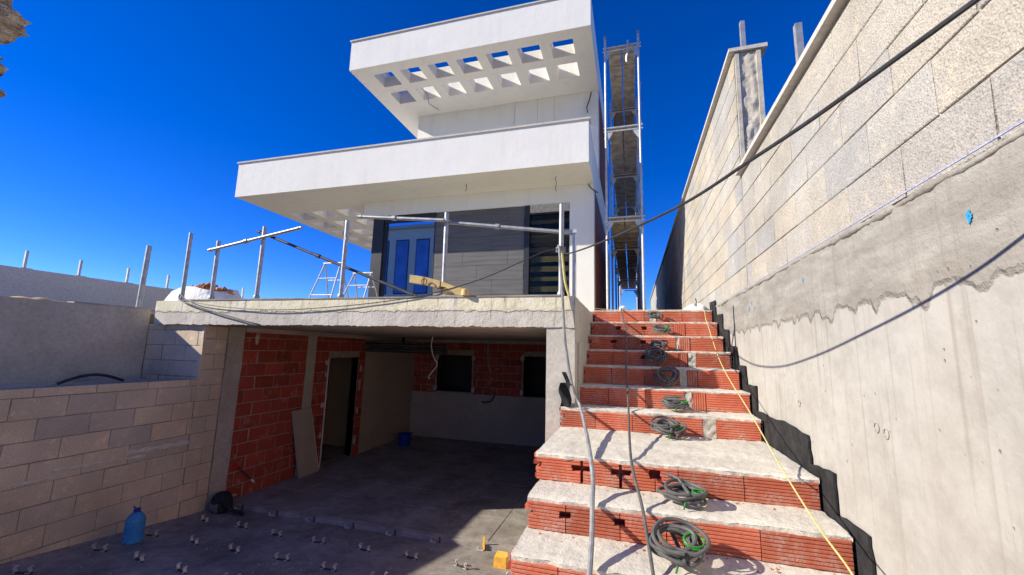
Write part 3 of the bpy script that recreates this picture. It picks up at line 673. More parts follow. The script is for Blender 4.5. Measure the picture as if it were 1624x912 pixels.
# lamp cables left hanging from soffits and wall
def drip(name, pts, r_, mat, lb):
    return tag(MB().tube(pts, r_, 6).build(name, mat, None, True), lb, 'cable')
drip('loose_wire', [(-2.95, 6.9, ZS+.004), (-2.95, 6.9, ZS-.06), (-2.93, 6.88, ZS-.11), (-2.95, 6.86, ZS-.16)], .006, 'cable_grey', 'short loose lamp wire hanging from the balcony soffit, left of the other')
drip('loose_wire', [(-1.25, 6.95, ZS+.004), (-1.27, 6.95, ZS-.05), (-1.24, 6.93, ZS-.11), (-1.26, 6.93, ZS-.24), (-1.24, 6.93, ZS-.28)], .006, 'cable_grey', 'longer loose lamp wire hanging from the balcony soffit near its right end')
drip('loose_wire', [(-.72, YG+.002, ZS-.02), (-.68, YG-.1, ZS-.12), (-.60, YG-.16, ZS-.22), (-.54, YG-.18, ZS-.26)], .011, 'rust', 'curved reddish cable stub sticking out beside the house corner')
drip('loose_wire', [(-.80, 8.87, RZ0-.02), (-.83, 8.83, RZ0-.2), (-.9, 8.82, RZ0-.42), (-.88, 8.82, RZ0-.55)], .012, 'rust', 'dark wire hanging on the upper floor wall under the canopy')
drip('loose_wire', [(-4.6, 7.75, RZ0+.05), (-4.5, 8.0, RZ0-.05), (-4.62, 8.3, RZ0-.08), (-4.55, 8.7, RZ0-.02)], .007, 'cable_grey', 'thin wire running across the canopy soffit from a square opening')
# upper balcony prop and rail
up_ = thing('balcony_prop', (-2.35, 7.9, ZS+.26), 'dark steel prop with brace standing on the upper balcony', 'prop')
MB().tube([(-2.35, 7.9, ZS+.26), (-2.35, 7.9, 4.72)], .018).build('pole', 'rust', up_, True); MB().tube([(-2.95, 7.9, ZS+.27), (-2.34, 7.9, 4.45)], .009).build('brace', 'rust', up_, True); MB().box(-2.41, -2.29, 7.84, 7.96, ZS+.255, ZS+.27).build('base_plate', 'rust', up_); MB().box(-2.385, -2.315, 7.87, 7.93, 4.42, 4.6).build('collar', 'steel_dark', up_)
rl = thing('balcony_rail', (-6.0, 10.4, ZS+.26), 'dark railing piece visible behind the upper balcony left of the wall', 'railing')
for x in (-6.45, -6.1, -5.75): MB().tube([(x, 10.4, ZS+.255), (x, 10.4, 5.15)], .02).build('post', 'rust', rl, True)
for z in (4.75, 4.95, 5.1): MB().tube([(-6.5, 10.4, z), (-5.6, 10.4, z)], .014).build('bar', 'rust', rl, True)

# ================================================================== SCAFFOLD
sc = thing('scaffold', (-.1, 11, .495), 'tall steel tube scaffold with timber decks along the house flank', 'scaffold')
XA, XB = -.395, .205; LV = [2.39, 4.10, 5.74]
bays = [7.3, 9.4, 11.5, 13.6, 15.7]
for y in bays:
    for x in (XA, XB):
        prev = .495
        for t_ in (2.2, 3.9, 5.96):
            MB().tube([(x, y, prev), (x, y, t_)], .021).build('post', 'steel_white', sc, True); MB().tube([(x, y, t_-.03), (x, y, t_+.03)], .026).build('coupler', 'steel', sc, True); prev = t_
    for z in LV:
        for dz in (0, -.07): MB().tube([(XA-.04, y, z+dz), (XB+.05, y, z+dz)], .016).build('ledger', 'steel_white', sc, True)
        for x, s_ in ((XA, 1), (XB, -1)): MB().prism([(x, z-.09), (x+s_*.02, z-.26), (x+s_*.10, z-.14), (x+s_*.12, z-.09)], 'y', y-.006, y+.006).build('gusset', 'steel_white', sc)
for ya, yb in zip(bays[:-1], bays[1:]):
    for z in LV:
        for x0 in (XA+.05, XA+.312):
            MB().box(x0, x0+.24, ya+.02, yb-.02, z-.005, z+.03).build('deck', 'deck_wood', sc)
            for q in range(6): y_ = ya+.2+q*.34; MB().box(x0+.004, x0+.236, y_, y_+.03, z-.022, z-.006).build('deck_batten', 'deck_wood', sc)
        for dz in ((.45, .85) if z < 5 else ()): MB().tube([(XB+.02, ya, z+dz), (XB+.02, yb, z+dz)], .013).build('guard_rail', 'steel', sc, True)
    z_ = .55
    for z in LV:
        MB().tube([(XB+.03, ya, z_), (XB+.03, yb, z-.1)], .012).build('diagonal_brace', 'steel', sc, True); z_ = z
for x in (XA, XB): MB().lathe([(.05, 0), (.05, .012), (.02, .014), (.02, .05)], (x, bays[0], .495), 12).build('foot', 'steel', sc, True)
drip('scaffold_strap', [(.02, 7.27, 5.80), (.03, 7.24, 5.6), (-.01, 7.25, 5.42), (.0, 7.26, 5.36)], .022, 'steel_white', 'pale strap hanging from the top scaffold ledger')

# ================================================================== TERRACE RAILING
def post(x, y, z0, z1, r_, lb):
    p = thing('railing_post', (x, y, z0), lb, 'post', 'steel posts along the terrace edge')
    MB().tube([(x, y, z0), (x+random.uniform(-.006, .006), y, z1)], r_, 10).build('tube', 'steel', p, True)
    MB().box(x-.03, x+.03, y-.03, y+.03, z0-.002, z0+.008).build('base_plate', 'steel', p)
    MB().lathe([(r_*1.35, 0), (r_*1.45, .01), (r_*1.45, .03), (r_*1.3, .04)], (x, y, z0+.008), 12).build('collar', 'steel', p, True)
YP = 3.47
for (x, z1, lb) in ((-4.91, 1.27, 'steel post rising in front of the white rubble sack'), (-4.47, 1.15, 'short steel post where the left scaffold rail begins'), (-3.84, 1.28, 'steel post that carries two crossing tubes'),
                    (-2.78, 1.28, 'steel post standing in front of the trestles'), (-1.665, 1.285, 'steel post behind the yellow timber beam'), (-.575, 1.285, 'steel post at the right corner where the cables are tied')):
    post(x, YP, ZT+.010 if -4.7 < x < -.6 else ZT-.002, z1, .021, lb)
ps = thing('square_post', (-.46, 3.52, ZT), 'shorter square white post beside the cable corner post', 'post')
MB().box(-.482, -.452, 3.5, 3.53, ZT-.006, 1.04).build('tube', 'steel_white', ps); MB().box(-.585, -.445, 3.49, 3.505, 1.03, 1.06).build('arm', 'steel_white', ps)
gp = thing('leaning_post', (-5.62, 3.5, .33), 'lone steel post left of the terrace slab by the plank', 'post')
MB().tube([(-5.63, 3.5, .32), (-5.61, 3.5, 1.155)], .027, 10).build('tube', 'steel', gp, True); MB().box(-5.69, -5.57, 3.44, 3.56, .328, .34).build('base_plate', 'steel', gp)
def pipe(name, a, b_, r_, lb, mat='steel'):
    p = thing(name, ((a[0]+b_[0])/2, (a[1]+b_[1])/2, min(a[2], b_[2])), lb, 'pipe')
    MB().tube([a, b_], r_, 10).build('tube', mat, p, True)
    v = (Vector(b_)-Vector(a)).normalized()
    for e, q in ((a, 1), (b_, -1)): MB().tube([Vector(e)+v*q*.03, Vector(e)+v*q*.045], r_*1.25, 10).build('end_ring', mat, p, True)
    mid = Vector(a).lerp(Vector(b_), .42); MB().tube([mid-v*.02, mid+v*.02], r_*1.5, 10).build('coupler', mat, p, True)
    return p
pipe('guard_pipe', (-4.545, YP-.045, 1.034), (-3.30, YP-.045, 1.225), .017, 'tube rising to the right between the two left terrace posts')
pipe('guard_pipe', (-3.98, YP+.045, 1.25), (-1.98, YP+.06, .50), .015, 'dark tube sloping down to the terrace floor behind the posts', 'steel_dark')
pipe('guard_pipe', (-2.615, YP-.05, 1.296), (-1.64, YP-.045, 1.195), .017, 'upper left half of the guard tube crossing the glass door')
pipe('guard_pipe', (-1.70, YP+.045, 1.21), (-.45, YP+.045, 1.03), .017, 'right half of the guard tube in front of the dark cladding')
# timber beam end on the slab edge
tb = thing('formwork_beam', (-1.7, 3.42, ZT), 'yellow timber formwork beam lying across the terrace edge', 'beam')
def beam_fn(t_): return (-1.96+t_*.44, 3.40+t_*.05, .64-.115*t_+.02*math.sin(t_*3))
for a, c_ in ((0, .30), (.33, .66), (.69, 1.0)):
    A, B_ = beam_fn(a), beam_fn(c_); h = .036
    MB().add([(p[0], p[1]+dy, p[2]+dz) for p in (A, B_) for dy in (-.04, .05) for dz in (-h, h)], [(0, 1, 3, 2), (4, 6, 7, 5), (0, 4, 5, 1), (2, 3, 7, 6), (1, 5, 7, 3), (0, 2, 6, 4)]).build('board', 'timber', tb)
MB().add([(-1.62, 3.37, .50), (-1.40, 3.38, .475), (-1.40, 3.50, .475), (-1.62, 3.5, .50), (-1.63, 3.37, .575), (-1.41, 3.38, .54), (-1.41, 3.5, .54), (-1.63, 3.5, .575)], [(0, 1, 2, 3), (4, 5, 6, 7), (0, 1, 5, 4), (2, 3, 7, 6), (1, 2, 6, 5), (0, 3, 7, 4)]).build('block', 'timber', tb)
MB().lathe([(.034, 0), (.036, .015), (.034, .05), (.02, .055)], (-1.40, 3.36, .475), 14).build('end_cap', 'timber', tb, True)
MB().tube([(-1.805+.026*math.cos(i*.63), 3.355, .605+.03*math.sin(i*.63)) for i in range(11)], .004, 6).build('ring', 'rust', tb, True)
MB().tube([(-1.66+.03*math.cos(i*.8)+.008*i/3, 3.40+.07*math.sin(i*.8), .545+.008*math.sin(i*2.3)) for i in range(22)], .005, 6).build('tie_wire', 'rust', tb, True)
MB().box(-1.72, -1.42, 3.38, 3.52, ZT+.011, .50).build('packer', 'deck_wood', tb)
# trestles on the terrace
def trestle(x, y, w, h, lb):
    t_ = thing('steel_trestle', (x, y, ZT), lb, 'trestle', 'steel trestles on the terrace')
    zt = ZT+h
    MB().tube([(x-w/2, y, zt), (x+w/2, y, zt)], .015, 8).build('top_bar', 'steel', t_, True)
    for sx in (-1, 1):
        for sy in (-1, 1): MB().tube([(x+sx*w*.42, y, zt), (x+sx*w*.62, y+sy*.32, ZT+.001)], .011, 8).build('leg', 'steel', t_, True)
    for q in (.30, .62):
        for sy in (-1, 1): MB().tube([(x-w*(.42+.2*q), y+sy*.32*q, zt-h*q), (x+w*(.42+.2*q), y+sy*.32*q, zt-h*q)], .008, 8).build('rung', 'steel', t_, True)
trestle(-5.10+.45, 5.55, .36, .88, 'taller steel trestle on the terrace, left of the other')
trestle(-4.17+.1, 5.55, .36, .70, 'lower steel trestle beside the dark door frame')
# sack of rubble
rb = thing('rubble_sack', (-5.75, 4.3, .33), 'white builder sack heaped with broken orange bricks at the terrace end', 'sack')
def sack(u, v):
    a = 2*math.pi*u; r_ = (.50+.05*math.sin(v*3.1))*(1-.12*v); bl = 1/max(abs(math.cos(a)), abs(math.sin(a)))**.55
    return (-5.72+r_*bl*math.cos(a)*.95+.02*math.sin(a*7+v*5), 4.35+r_*bl*math.sin(a)*.55, .325+v*.40+.03*math.sin(a*3)*v)
MB().grid(sack, 48, 10).build('bag', 'sack_white', rb, True)
for i in range(150):
    a = random.uniform(0, 6.28); q = random.random()**.5*.42; x, y = -5.72+q*math.cos(a), 4.35+q*.5*math.sin(a); z = .69+.13*(1-q/.42)+random.uniform(-.02, .02)
    o = piece('brick_shard', block_mesh(random.choice((.05, .08, .035)), random.choice((.03, .045)), .022, .004, 'z+', 'rubble', .008, 6), (x, y, z), rb, (random.uniform(-.8, .8), random.uniform(-.8, .8), random.uniform(0, 3)))

# ================================================================== CABLES
def smooth_path(pts, n=10):
    P = [Vector(p) for p in pts]; out = []
    for i in range(len(P)-1):
        p0, p1, p2, p3 = P[max(i-1, 0)], P[i], P[i+1], P[min(i+2, len(P)-1)]
        for k in range(n):
            t_ = k/n; out.append(.5*((2*p1)+(p2-p0)*t_+(2*p0-5*p1+4*p2-p3)*t_*t_+(3*p1-p0-3*p2+p3)*t_**3))
    return out+[P[-1]]
def cable(name, pts, r_, mat, lb, cat='cable', n=8, cast=True):
    return tag(MB().tube(smooth_path(pts, n), r_, 8).build(name, mat, None, True), lb, cat)
cable('overhead_cable', [(.92, .26, .74), (.72, .55, .655), (.56, .80, .598), (.425, 1.031, .556), (.33, 1.208, .540), (.182, 1.533, .535), (-.056, 1.99, .563), (-.275, 2.454, .618), (-.45, 2.95, .715), (-.58, 3.44, .86)], .0052, 'cable_dark', 'thick black cable slung from the right wall to the terrace corner post', n=10)
cable('overhead_cable', [(-.585, 3.425, .875), (-.75, 3.42, .84), (-1.25, 3.39, .63), (-1.72, 3.365, .50), (-2.1, 3.36, .44), (-2.7, 3.355, .385), (-3.4, 3.35, .355), (-4.1, 3.35, .385), (-4.6, 3.35, .45), (-4.89, 3.44, .54)], .0045, 'cable_dark', 'thin dark wire sagging across the face of the terrace slab')
cable('slab_cable', [(-4.91, 3.44, .54), (-4.75, 3.35, .46), (-4.4, 3.345, .37), (-4.0, 3.345, .28), (-3.75, 3.355, .225), (-3.6, 3.40, .195)], .0075, 'cable_grey', 'grey cable dropping from the left post over the slab edge')
cable('hanging_hose', [(-.59, 3.42, .90), (-.572, 3.38, .83), (-.54, 3.34, .455), (-.515, 3.33, .097), (-.458, 3.33, -.245), (-.392, 3.318, -.408), (-.30, 2.85, -.50), (-.234, 2.432, -.548), (-.205, 2.28, -.64), (-.196, 2.14, -.695), (-.185, 2.0, -.77), (-.179, 1.85, -.842), (-.18, 1.7, -.92), (-.19, 1.55, -1.0), (-.2, 1.4, -1.1)], .0115, 'hose_grey', 'long grey conduit hanging from the corner post down over the left of the stairs', 'hose', 8)
rp = []
RX = [-.117, -.086, -.064, -.051, -.055, -.044, -.035, -.017, .032, .063, .09, .11]
for k in range(12): rp.append((RX[k], SY[k]*SS-.012, SZ[k]*SS+.010))
rp = [(-.10, 5.12, .515)]+rp
cable('stair_rope', rp, .0075, 'cable_grey', 'thin grey rope with knots running down the middle of the stairs', 'rope', 6)
for (x, y, z) in ((-.053, 3.80, -.13), (-.047, 3.615, -.245), (-.02, 2.62, -.49)):
    pass
cable('string_line', [(-.42, 5.0, .53), (-.2, 5.06, .52), (.5, 5.08, .515), (.742, 4.975, .522), (.745, 4.70, .36), (.70, 3.802, -.060), (.715, 3.042, -.352), (.685, 2.408, -.525), (.681, 1.986, -.645), (.681, 1.70, -.71), (.68, 1.3, -.9)], .0036, 'yellow_cord', 'yellow string line stretched down the right side of the stairs', 'cord', 8)
cable('yellow_hose', [(-.565, 3.44, .86), (-.55, 3.43, .74), (-.53, 3.43, .58), (-.50, 3.44, ZT+.012)], .011, 'yellow_cord', 'short yellow hose beside the corner post', 'hose')
kn = thing('cable_knot', (-.58, 3.43, .86), 'bundle of grey cable ties knotted on the corner post', 'knot')
for i in range(3): MB().tube([(-.578+.036*math.cos(j*.7), 3.468+.036*math.sin(j*.7), .86+i*.016+.004*math.sin(j*2)) for j in range(10)], .008, 6).build('loop', 'hose_grey', kn, True)
# coils on the steps
def coil(k, x, r_, tilt, loops, green, lb, yoff=.10, hole=True):
    zt = SZ[k+1]*SS; yr = SY[k]*SS                       # lies on the tread below riser k and leans on it
    rnd = random.Random(k*13+5); t0 = R(tilt); wire = .0085
    cz = zt+r_*math.sin(t0)+wire+.012; cy = yr-.015-r_*math.cos(t0)*1.0-wire-.02*(1 if tilt < 60 else 0)
    root = thing('cable_coil', (x, cy, zt), lb, 'cable', 'coiled cables left on the steps'); pts = []
    for lp in range(loops):
        rr = r_*(1-.38*rnd.random()); dx, dy = rnd.uniform(-.028, .028), rnd.uniform(-.02, .02); ec = rnd.uniform(.65, 1.0); w3 = rnd.uniform(0, 6)
        for i in range(22):
            a = 2*math.pi*i/22-1.2; f_ = i/22
            px, py, pz = rr*math.cos(a)+dx+.006*math.sin(2*a+w3), rr*math.sin(a)*ec+dy, wire*1.5*(lp+f_)*.7+.007*math.sin(a*2+w3)
            pts.append((x+px, cy+py*math.cos(t0)-pz*math.sin(t0), max(cz+py*math.sin(t0)+pz*math.cos(t0), zt+wire)))
    if hole: pts = [(x-.05, yr+.02, zt+.095), (x-.045, yr-.03, zt+.10), (x+.0, yr-.055, zt+.09)]+pts
    MB().tube(smooth_path(pts, 2), wire, 7).build('cable_loops', 'cable_grey', root, True)
    if green:
        for q in range(2):
            MB().tube([(x+r_*.75+.05*green*math.cos(a), cy-.02+.04*green*math.sin(a)*math.cos(t0)-.012, cz+.022+.045*green*math.sin(a)*math.sin(t0)+.012+.008*q) for a in [j*.5+q for j in range(12)]], .0045, 6).build('earth_wire', 'wire_green', root, True)
        MB().tube(smooth_path([(x+r_*.6, cy-.03, cz+.02), (x+r_*.2, cy-r_*.7, zt+.05), (x, cy-r_*1.05, zt+.012)], 5), .0045, 6).build('earth_wire', 'wire_green', root, True)
names = ['top', 'second', 'third', 'fourth', 'fifth', 'sixth', 'seventh']
CX = [.262, .295, .262, .225, .26, .296, .227]; TL = [40, 32, 20, 55, 52, 12, 16]; GR = [0, .4, 0, 0, 0, .8, .5]
for k in range(7):
    coil(k, CX[k], (.082, .085, .078, .085, .092, .095, .098)[k], TL[k], (4, 3, 5, 6, 5, 6, 7)[k], GR[k]*.7, 'grey cable coil lying below the %s riser from the top of the stairs' % names[k])
coil(7, .215, .105, 6, 5, .6, 'wide flat grey cable coil on the tread just below the landing')
coil(8, .15, .108, 27, 7, .8, 'largest grey cable coil with green wire near the bottom of the stairs')

# ================================================================== RAMP AND GARAGE THINGS
# wire clips set out in a grid over the ramp
cp = thing('tie_clip', (0, 0, -1.8), 'pair of bent steel clips fixed to the ramp floor', 'clip', 'steel clips in rows on the ramp')
ORG[cp] = Vector((0, 0, 0)); cp.location = (0, 0, 0)
def hook(x0, s_):
    prof = [(-.020, .003), (.004, .003), (.010, .014), (.001, .026), (-.006, .036), (.004, .048), (.018, .046)]
    b = MB()
    for (a, c_) in zip(prof[:-1], prof[1:]):
        d = Vector((c_[0]-a[0], 0, c_[1]-a[1])).normalized(); nn = Vector((-d.z, 0, d.x))*.0035
        q = [Vector((x0+s_*p[0], 0, p[1]))+s2*Vector((s_*nn.x, 0, nn.z)) for p in (a, c_) for s2 in (-1, 1)]
        b.add([(p.x, yv, p.z) for p in q for yv in (-.011, .011)], [(0, 1, 3, 2), (4, 6, 7, 5), (0, 4, 5, 1), (2, 3, 7, 6), (0, 2, 6, 4), (1, 5, 7, 3)])
    return b
for nm, bb, mt in (('hook', hook(-.05, 1), 'steel_white'), ('hook', hook(.05, 1), 'steel_white'), ('bar', MB().box(-.075, .075, -.006, .006, 0, .008), 'steel_dark')):
    o = bpy.data.objects.new(nm, bb.mesh(nm, mt, raw=True)); COL.objects.link(o); o.parent = cp; ORG[o] = Vector((0, 0, 0))
rows = [(3.44, 'first row from the garage kerb'), (2.985, 'second row from the garage kerb'), (2.57, 'third row from the garage kerb'), (2.12, 'last row nearest the camera')]
ords = ['first', 'second', 'third', 'fourth', 'fifth', 'sixth', 'seventh', 'eighth']
firstc = True
for r_, (y, lb) in enumerate(rows):
    for i in range(8):
        x = -4.145+i*.4605
        if r_ >= 2 and x > -.75: continue
        if x > -.70: continue
        o = cp if firstc else copy_tree(cp); firstc = False
        yy_ = y+random.uniform(-.02, .02); o.location = W((x+random.uniform(-.015, .015), yy_, RZ(yy_)+.001)); o.rotation_euler = (0, 0, random.uniform(-.35, .35))
        o['label'] = '%s clip pair from the left wall, %s' % (ords[i], lb)
for i in range(7):
    x = -4.21+i*.475; o = thing('kerb_clip', (x, 3.875, RZ(3.875)), 'small bent clip at the kerb of the garage floor, %s from the left' % ords[i], 'clip', 'clips along the garage kerb')
    MB().prism([(x-.03, RZ(3.87)), (x+.03, RZ(3.87)), (x+.03, RZ(3.87)+.008), (x-.018, RZ(3.87)+.01), (x-.018, RZ(3.87)+.03), (x-.03, RZ(3.87)+.03)], 'y', 3.865, 3.885).build('strip', 'steel_white', o)
    MB().box(x+.055, x+.065, 3.885, 3.897, RZ(3.88), RZ(3.88)+.05).build('pin', 'steel_dark', o)
# water bottle
bx, by = -4.12, 2.80; bz = RZ(by)+.001
bt = thing('water_bottle', (bx, by, bz), 'large ribbed blue plastic water bottle standing by the block wall', 'bottle')
prof = [(.01, .0), (.07, .0), (.088, .012), (.090, .04), (.082, .065), (.086, .075)]
for i in range(5): z = .085+i*.022; prof += [(.088, z), (.082, z+.011)]
prof += [(.088, .20), (.085, .225), (.066, .258), (.040, .285), (.026, .295)]
prof = [(a*.80, c_*.84) for a, c_ in prof]
MB().lathe(prof, (bx, by, bz), 28).build('body', 'bottle_blue', bt, True)
MB().lathe([(.025, 0), (.025, .024), (.02, .026)], (bx, by, bz+.247), 16).build('cap', 'bucket_blue', bt, True)
MB().tube([(bx-.015, by, bz+.268), (bx-.04, by, bz+.282), (bx-.048, by, bz+.276)], .005, 6).build('handle', 'bucket_blue', bt, True)
# backpack
kx, ky = -4.29, 3.75; kz = RZ(ky)
bp = thing('backpack', (kx, ky, kz), 'small black backpack slumped against the left wall by the kerb', 'bag')
def pack(u, v):
    a = 2*math.pi*u; t_ = v; r_ = math.sin(math.pi*min(1, .12+t_*.88))**.6
    return (kx+.11*r_*math.cos(a)*(1+.08*math.sin(3*a)), ky+.10*r_*math.sin(a), kz+.001+.20*(1-math.cos(math.pi*t_))/2*1.0)
MB().grid(pack, 22, 12).build('body', 'pack_black', bp, True)
MB().grid(lambda u, v: (kx-.06+u*.12, ky-.092-.02*math.sin(u*3.14)*math.sin(v*3.14), kz+.02+v*.09), 8, 6).build('pocket', 'pack_grey', bp, True)
MB().tube(smooth_path([(kx+.04, ky-.03, kz+.19), (kx+.10, ky-.06, kz+.13), (kx+.16, ky-.03, kz+.05), (kx+.26, ky+.0, kz+.028), (kx+.32, ky-.01, kz+.02)], 5), [.018]*21, 8).build('strap', 'pack_black', bp, True)
# yellow block and stake at the kerb by the stairs
yb_ = thing('yellow_block', (-1.08, 3.6, RZ(3.6)), 'yellow foam block on the ramp beside the stairs', 'block')
z0_ = RZ(3.6)+.001
MB().add([(-1.135, 3.56, z0_), (-1.03, 3.57, z0_), (-1.035, 3.66, z0_), (-1.14, 3.65, z0_), (-1.13, 3.565, z0_+.085), (-1.03, 3.575, z0_+.085), (-1.04, 3.645, z0_+.10), (-1.125, 3.64, z0_+.10), (-1.02, 3.60, z0_+.09), (-1.02, 3.60, z0_)], [(0, 1, 9, 2, 3), (0, 1, 5, 4), (1, 9, 8, 5), (9, 2, 6, 8), (2, 3, 7, 6), (3, 0, 4, 7), (4, 5, 8, 6, 7)]).build('foam', 'yellow_foam', yb_)
for q in (-1.10, -1.065): MB().lathe([(.006, 0), (.006, .002)], (q, 3.6, z0_+.088), 8).build('dimple', 'rust', yb_)
tag(MB().box(-1.345, -1.325, 3.885, 3.898, RZ(3.89), RZ(3.89)+.11).build('yellow_stake', 'yellow_foam'), 'thin yellow stake stuck at the garage kerb', 'stake')
tag(MB().add([(-.98, 4.05, -1.752), (-.88, 4.02, -1.752), (-.86, 4.09, -1.75), (-.95, 4.11, -1.752), (-.93, 4.06, -1.735)], [(0, 1, 4), (1, 2, 4), (2, 3, 4), (3, 0, 4), (0, 1, 2, 3)]).build('tile_shard', 'white_wire'), 'small white shard lying in the sunlit patch of garage floor', 'shard')
# board leaning on the red wall
ld = thing('leaning_board', (XL+.1, 5.0, -1.755), 'beige board leaning against the red brick garage wall', 'board')
MB().add([(XL+.10, 4.90, -1.754), (XL+.10, 5.27, -1.754), (XL+.012, 5.10, -.862), (XL+.012, 4.76, -.872), (XL+.118, 4.90, -1.754), (XL+.118, 5.27, -1.754), (XL+.03, 5.10, -.862), (XL+.03, 4.76, -.872)], [(0, 1, 2, 3), (4, 5, 6, 7), (0, 1, 5, 4), (1, 2, 6, 5), (2, 3, 7, 6), (3, 0, 4, 7)]).build('panel', 'board_beige', ld)
MB().add([(XL+.1, 5.271, -1.754), (XL+.1, 5.276, -1.754), (XL+.012, 5.106, -.862), (XL+.012, 5.101, -.862), (XL+.119, 5.271, -1.754), (XL+.119, 5.276, -1.754), (XL+.031, 5.106, -.862), (XL+.031, 5.101, -.862)], [(0, 1, 2, 3), (4, 5, 6, 7), (0, 1, 5, 4), (1, 2, 6, 5), (2, 3, 7, 6), (3, 0, 4, 7)]).build('edge_strip', 'white_wire', ld)
# socket stub with cable on the red wall
sk = thing('socket_stub', (XL, 4.0, -1.45), 'red plastic conduit end with a black cable on the red brick wall', 'conduit')
MB().tube([(XL-.002, 4.0, -1.39), (XL+.03, 4.0, -1.39)], .026, 10).build('plug', 'red_plastic', sk, True)
MB().tube(smooth_path([(XL+.025, 4.01, -1.40), (XL+.04, 4.06, -1.45), (XL+.05, 4.13, -1.52), (XL+.06, 4.19, -1.58)], 5), .008, 6).build('lead', 'cable_dark', sk, True)
MB().tube([(XL+.06, 4.19, -1.58), (XL+.065, 4.225, -1.62)], .011, 6).build('tip', 'white_wire', sk, True)
# bucket, ducts and loose wires in the back of the garage
bk = thing('bucket', (-4.0, 7.15, -1.755), 'blue bucket standing in the dark back of the garage', 'bucket')
MB().lathe([(.10, 0), (.13, .2), (.14, .205), (.135, .21), (.118, .19), (.095, .012), (.01, .012)], (-4.05, 7.15, -1.754), 20).build('body', 'bucket_blue', bk, True)
MB().tube([(-4.05+.135*math.cos(a), 7.15-.03*math.sin(a), -1.55-.09*math.sin(a)) for a in [i*math.pi/10 for i in range(11)]], .005, 6).build('handle', 'steel', bk, True)
for i, (z, lb) in enumerate(((.06, 'upper black drain pipe under the garage ceiling'), (-.03, 'lower black drain pipe under the garage ceiling'))):
    p = thing('drain_pipe', (-3.9, 6.7, z), lb, 'pipe', 'drain pipes under the garage ceiling')
    MB().tube([(XL-.0, 6.3+i*.03, z), (-3.2, 6.9+i*.03, z-.01)], .036, 12).build('pipe', 'frame_dark', p, True); MB().tube([(-3.26, 6.87+i*.03, z-.01), (-3.19, 6.905+i*.03, z-.01)], .042, 12).build('socket', 'frame_dark', p, True); MB().box(-3.9, -3.88, 6.57, 6.62, z+.03, ZB).build('hanger', 'steel_dark', p)
cable('ceiling_wire', [(-3.02, 6.0, ZB-.002), (-3.04, 6.0, .06), (-2.99, 6.0, -.12), (-2.92, 6.0, -.22), (-2.98, 6.0, -.32), (-3.06, 6.0, -.42), (-3.03, 6.0, -.45)], .009, 'white_wire', 'pale wire hanging from the garage ceiling left of the window')
cable('ceiling_wire', [(-2.26, 6.5, ZB-.002), (-2.27, 6.5, .0), (-2.25, 6.5, -.25), (-2.20, 6.5, -.36)], .006, 'hose_grey', 'thin grey wire hanging from the garage ceiling between the windows')
cable('wall_lead', [(-2.62, YB-.02, -.86), (-2.66, YB-.08, -.96), (-2.78, YB-.1, -1.0), (-2.86, YB-.08, -.99)], .014, 'cable_dark', 'black cable end poking out under the brick of the back wall')
# white bag at the stair head, scraps in the passage
wb = thing('white_bag', (.66, 5.15, .495), 'crumpled white plastic bag at the head of the stairs by the wall', 'bag')
def bagf(u, v):
    a = 2*math.pi*u; r_ = math.sin(math.pi*(.5+.5*v)*.999)**.5 if v > 0 else 1
    return (.72+.14*r_*math.cos(a)*(1+.15*math.sin(4*a+v*7)), 5.2+.13*r_*math.sin(a), .494+.10*v+.02*math.sin(a*5)*v)
MB().grid(bagf, 30, 8).build('body', 'sack_white', wb, True)
cable('bag_tie', [(.70, 5.18, .56), (.72, 5.16, .60), (.71, 5.15, .66)], .005, 'steel_dark', 'thin stick poking up from the white bag', 'stick')
lp_ = thing('work_lamp', (-.115, 5.05, .495), 'small pale site lamp lying at the head of the stairs', 'lamp')
MB().lathe([(.01, 0), (.035, .0), (.045, .03), (.03, .05), (.012, .055)], (-.10, 5.04, .508), 12).build('head', 'sack_white', lp_, True)
MB().tube([(-.10, 5.04, .515), (-.12, 5.12, .50)], .012, 8).build('stem', 'cable_dark', lp_, True)
# raw stone gate pillar close to the camera at the left
sp = thing('stone_pillar', (-.915, .195, -1.4), 'rough stone pillar edge at the upper left beside the camera', 'pillar')
def rock(u, v):
    a = 2*math.pi*u; z = -1.55+v*2.08; k_ = max(abs(math.cos(a)), abs(math.sin(a)))
    n_ = .018*nz(math.cos(a)*.1, math.sin(a)*.1, z, 24)+.012*nz(math.cos(a)*.1, math.sin(a)*.1, z, 70)-.012+.007*nz(math.cos(a)*.1, math.sin(a)*.1, z, 160)
    return (-.914+(.10+n_)/k_*math.cos(a), .21+(.10+n_)/k_*math.sin(a), z)
MB().grid(rock, 72, 520).build('shaft', 'stone_raw', sp, True)
MB().box(-1.06, -.77, .05, .34, -1.75, -1.54).build('footing', 'stone_raw', sp)
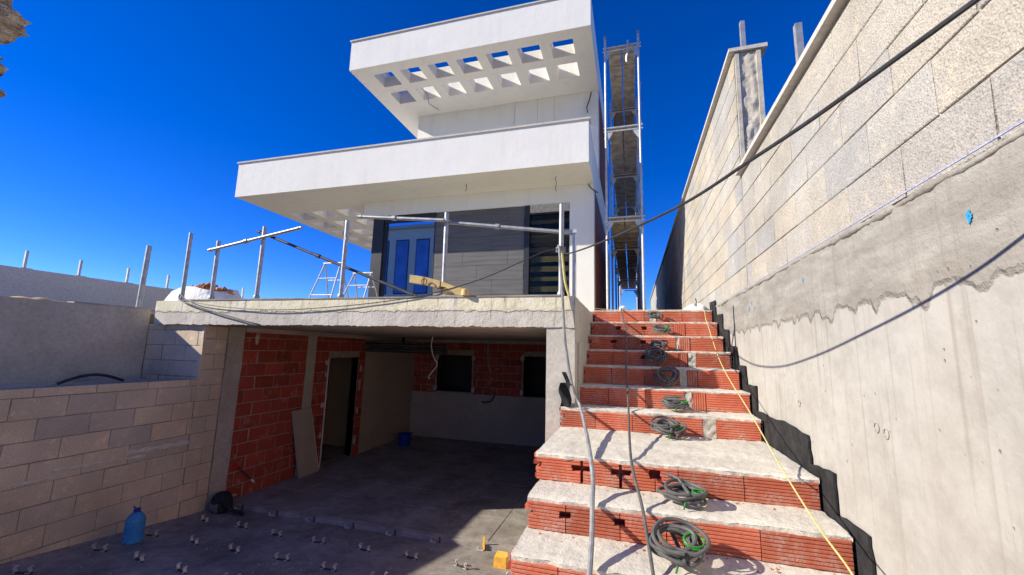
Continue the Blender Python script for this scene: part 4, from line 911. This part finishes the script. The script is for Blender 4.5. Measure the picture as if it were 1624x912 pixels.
# house across the street, seen mirrored in the sliding door
nh = thing('street_house', (-19, -18, -1.8), 'pale house across the street, mirrored in the glass sliding door', 'house')
MB().box(-26, -13.5, -19.5, -18.4, -2.0, 11.0).build('wall', 'pale_render', nh); MB().box(-26.3, -13.2, -20, -18.0, 11.0, 11.3).build('roof', 'coping_stone', nh)
for fl in (-.9, 4.8):
    for x in (-25.2, -23.1, -21.0, -18.9, -16.8, -14.9):
        w_ = MB().box(x, x+1.35, -18.4, -18.36, fl+.1, fl+5.2).build('window', 'frame_dark', nh); MB().box(x+.08, x+1.27, -18.36, -18.34, fl+.2, fl+5.1).build('pane', 'far_pane', w_)
# crumbs of mortar and brick that nobody could count
def crumbs(name, mat, spots, kind_label):
    b = MB()
    for (x, y, z, q) in spots:
        h = q*random.uniform(.4, .9); a = random.uniform(0, 6.28); n = random.choice((4, 5))
        ring = [(x+q*random.uniform(.6, 1.1)*math.cos(a+6.283*i/n), y+q*random.uniform(.6, 1.1)*math.sin(a+6.283*i/n), z) for i in range(n)]
        b.add(ring+[(x+random.uniform(-.3, .3)*q, y+random.uniform(-.3, .3)*q, z+h)], [(i, (i+1) % n, n) for i in range(n)]+[tuple(range(n))])
    o = b.build(name, mat); tag(o, kind_label, name.replace('_', ' '), None, 'stuff')
sp_ = []
for i in range(900):
    y = random.uniform(1.6, 3.88); x = random.uniform(-4.42, -.62) if random.random() < .7 else XL+.02+abs(random.gauss(0, .06)); sp_.append((x, y, RZ(y)-.0005, random.choice((.003, .004, .006, .009))))
for c_ in range(5):
    cx, cy = random.uniform(-4, -1), random.uniform(2.2, 3.6)
    for i in range(60): x, y = random.gauss(cx, .09), min(3.88, random.gauss(cy, .06)); sp_.append((min(max(x, -4.42), -.65), y, RZ(y)-.0005, random.choice((.003, .005, .007))))
for i in range(250): sp_.append((random.uniform(-4.4, -.75), random.uniform(3.98, 7.9), -1.7555, random.choice((.004, .006, .01))))
crumbs('mortar_crumbs', 'mortar', sp_, 'pale mortar crumbs scattered over the ramp and garage floor')
sp_ = []
for k in range(6, 11):
    for i in range(46): sp_.append((random.uniform(SX[k]*SS+.02, .83), SY[k]*SS-abs(random.gauss(0, .05))-.012, SZ[k+1]*SS-.001, random.choice((.003, .005, .008))))
crumbs('brick_crumbs', 'clay_stair', [p for p in sp_ if True], 'red brick crumbs lying on the lower treads')
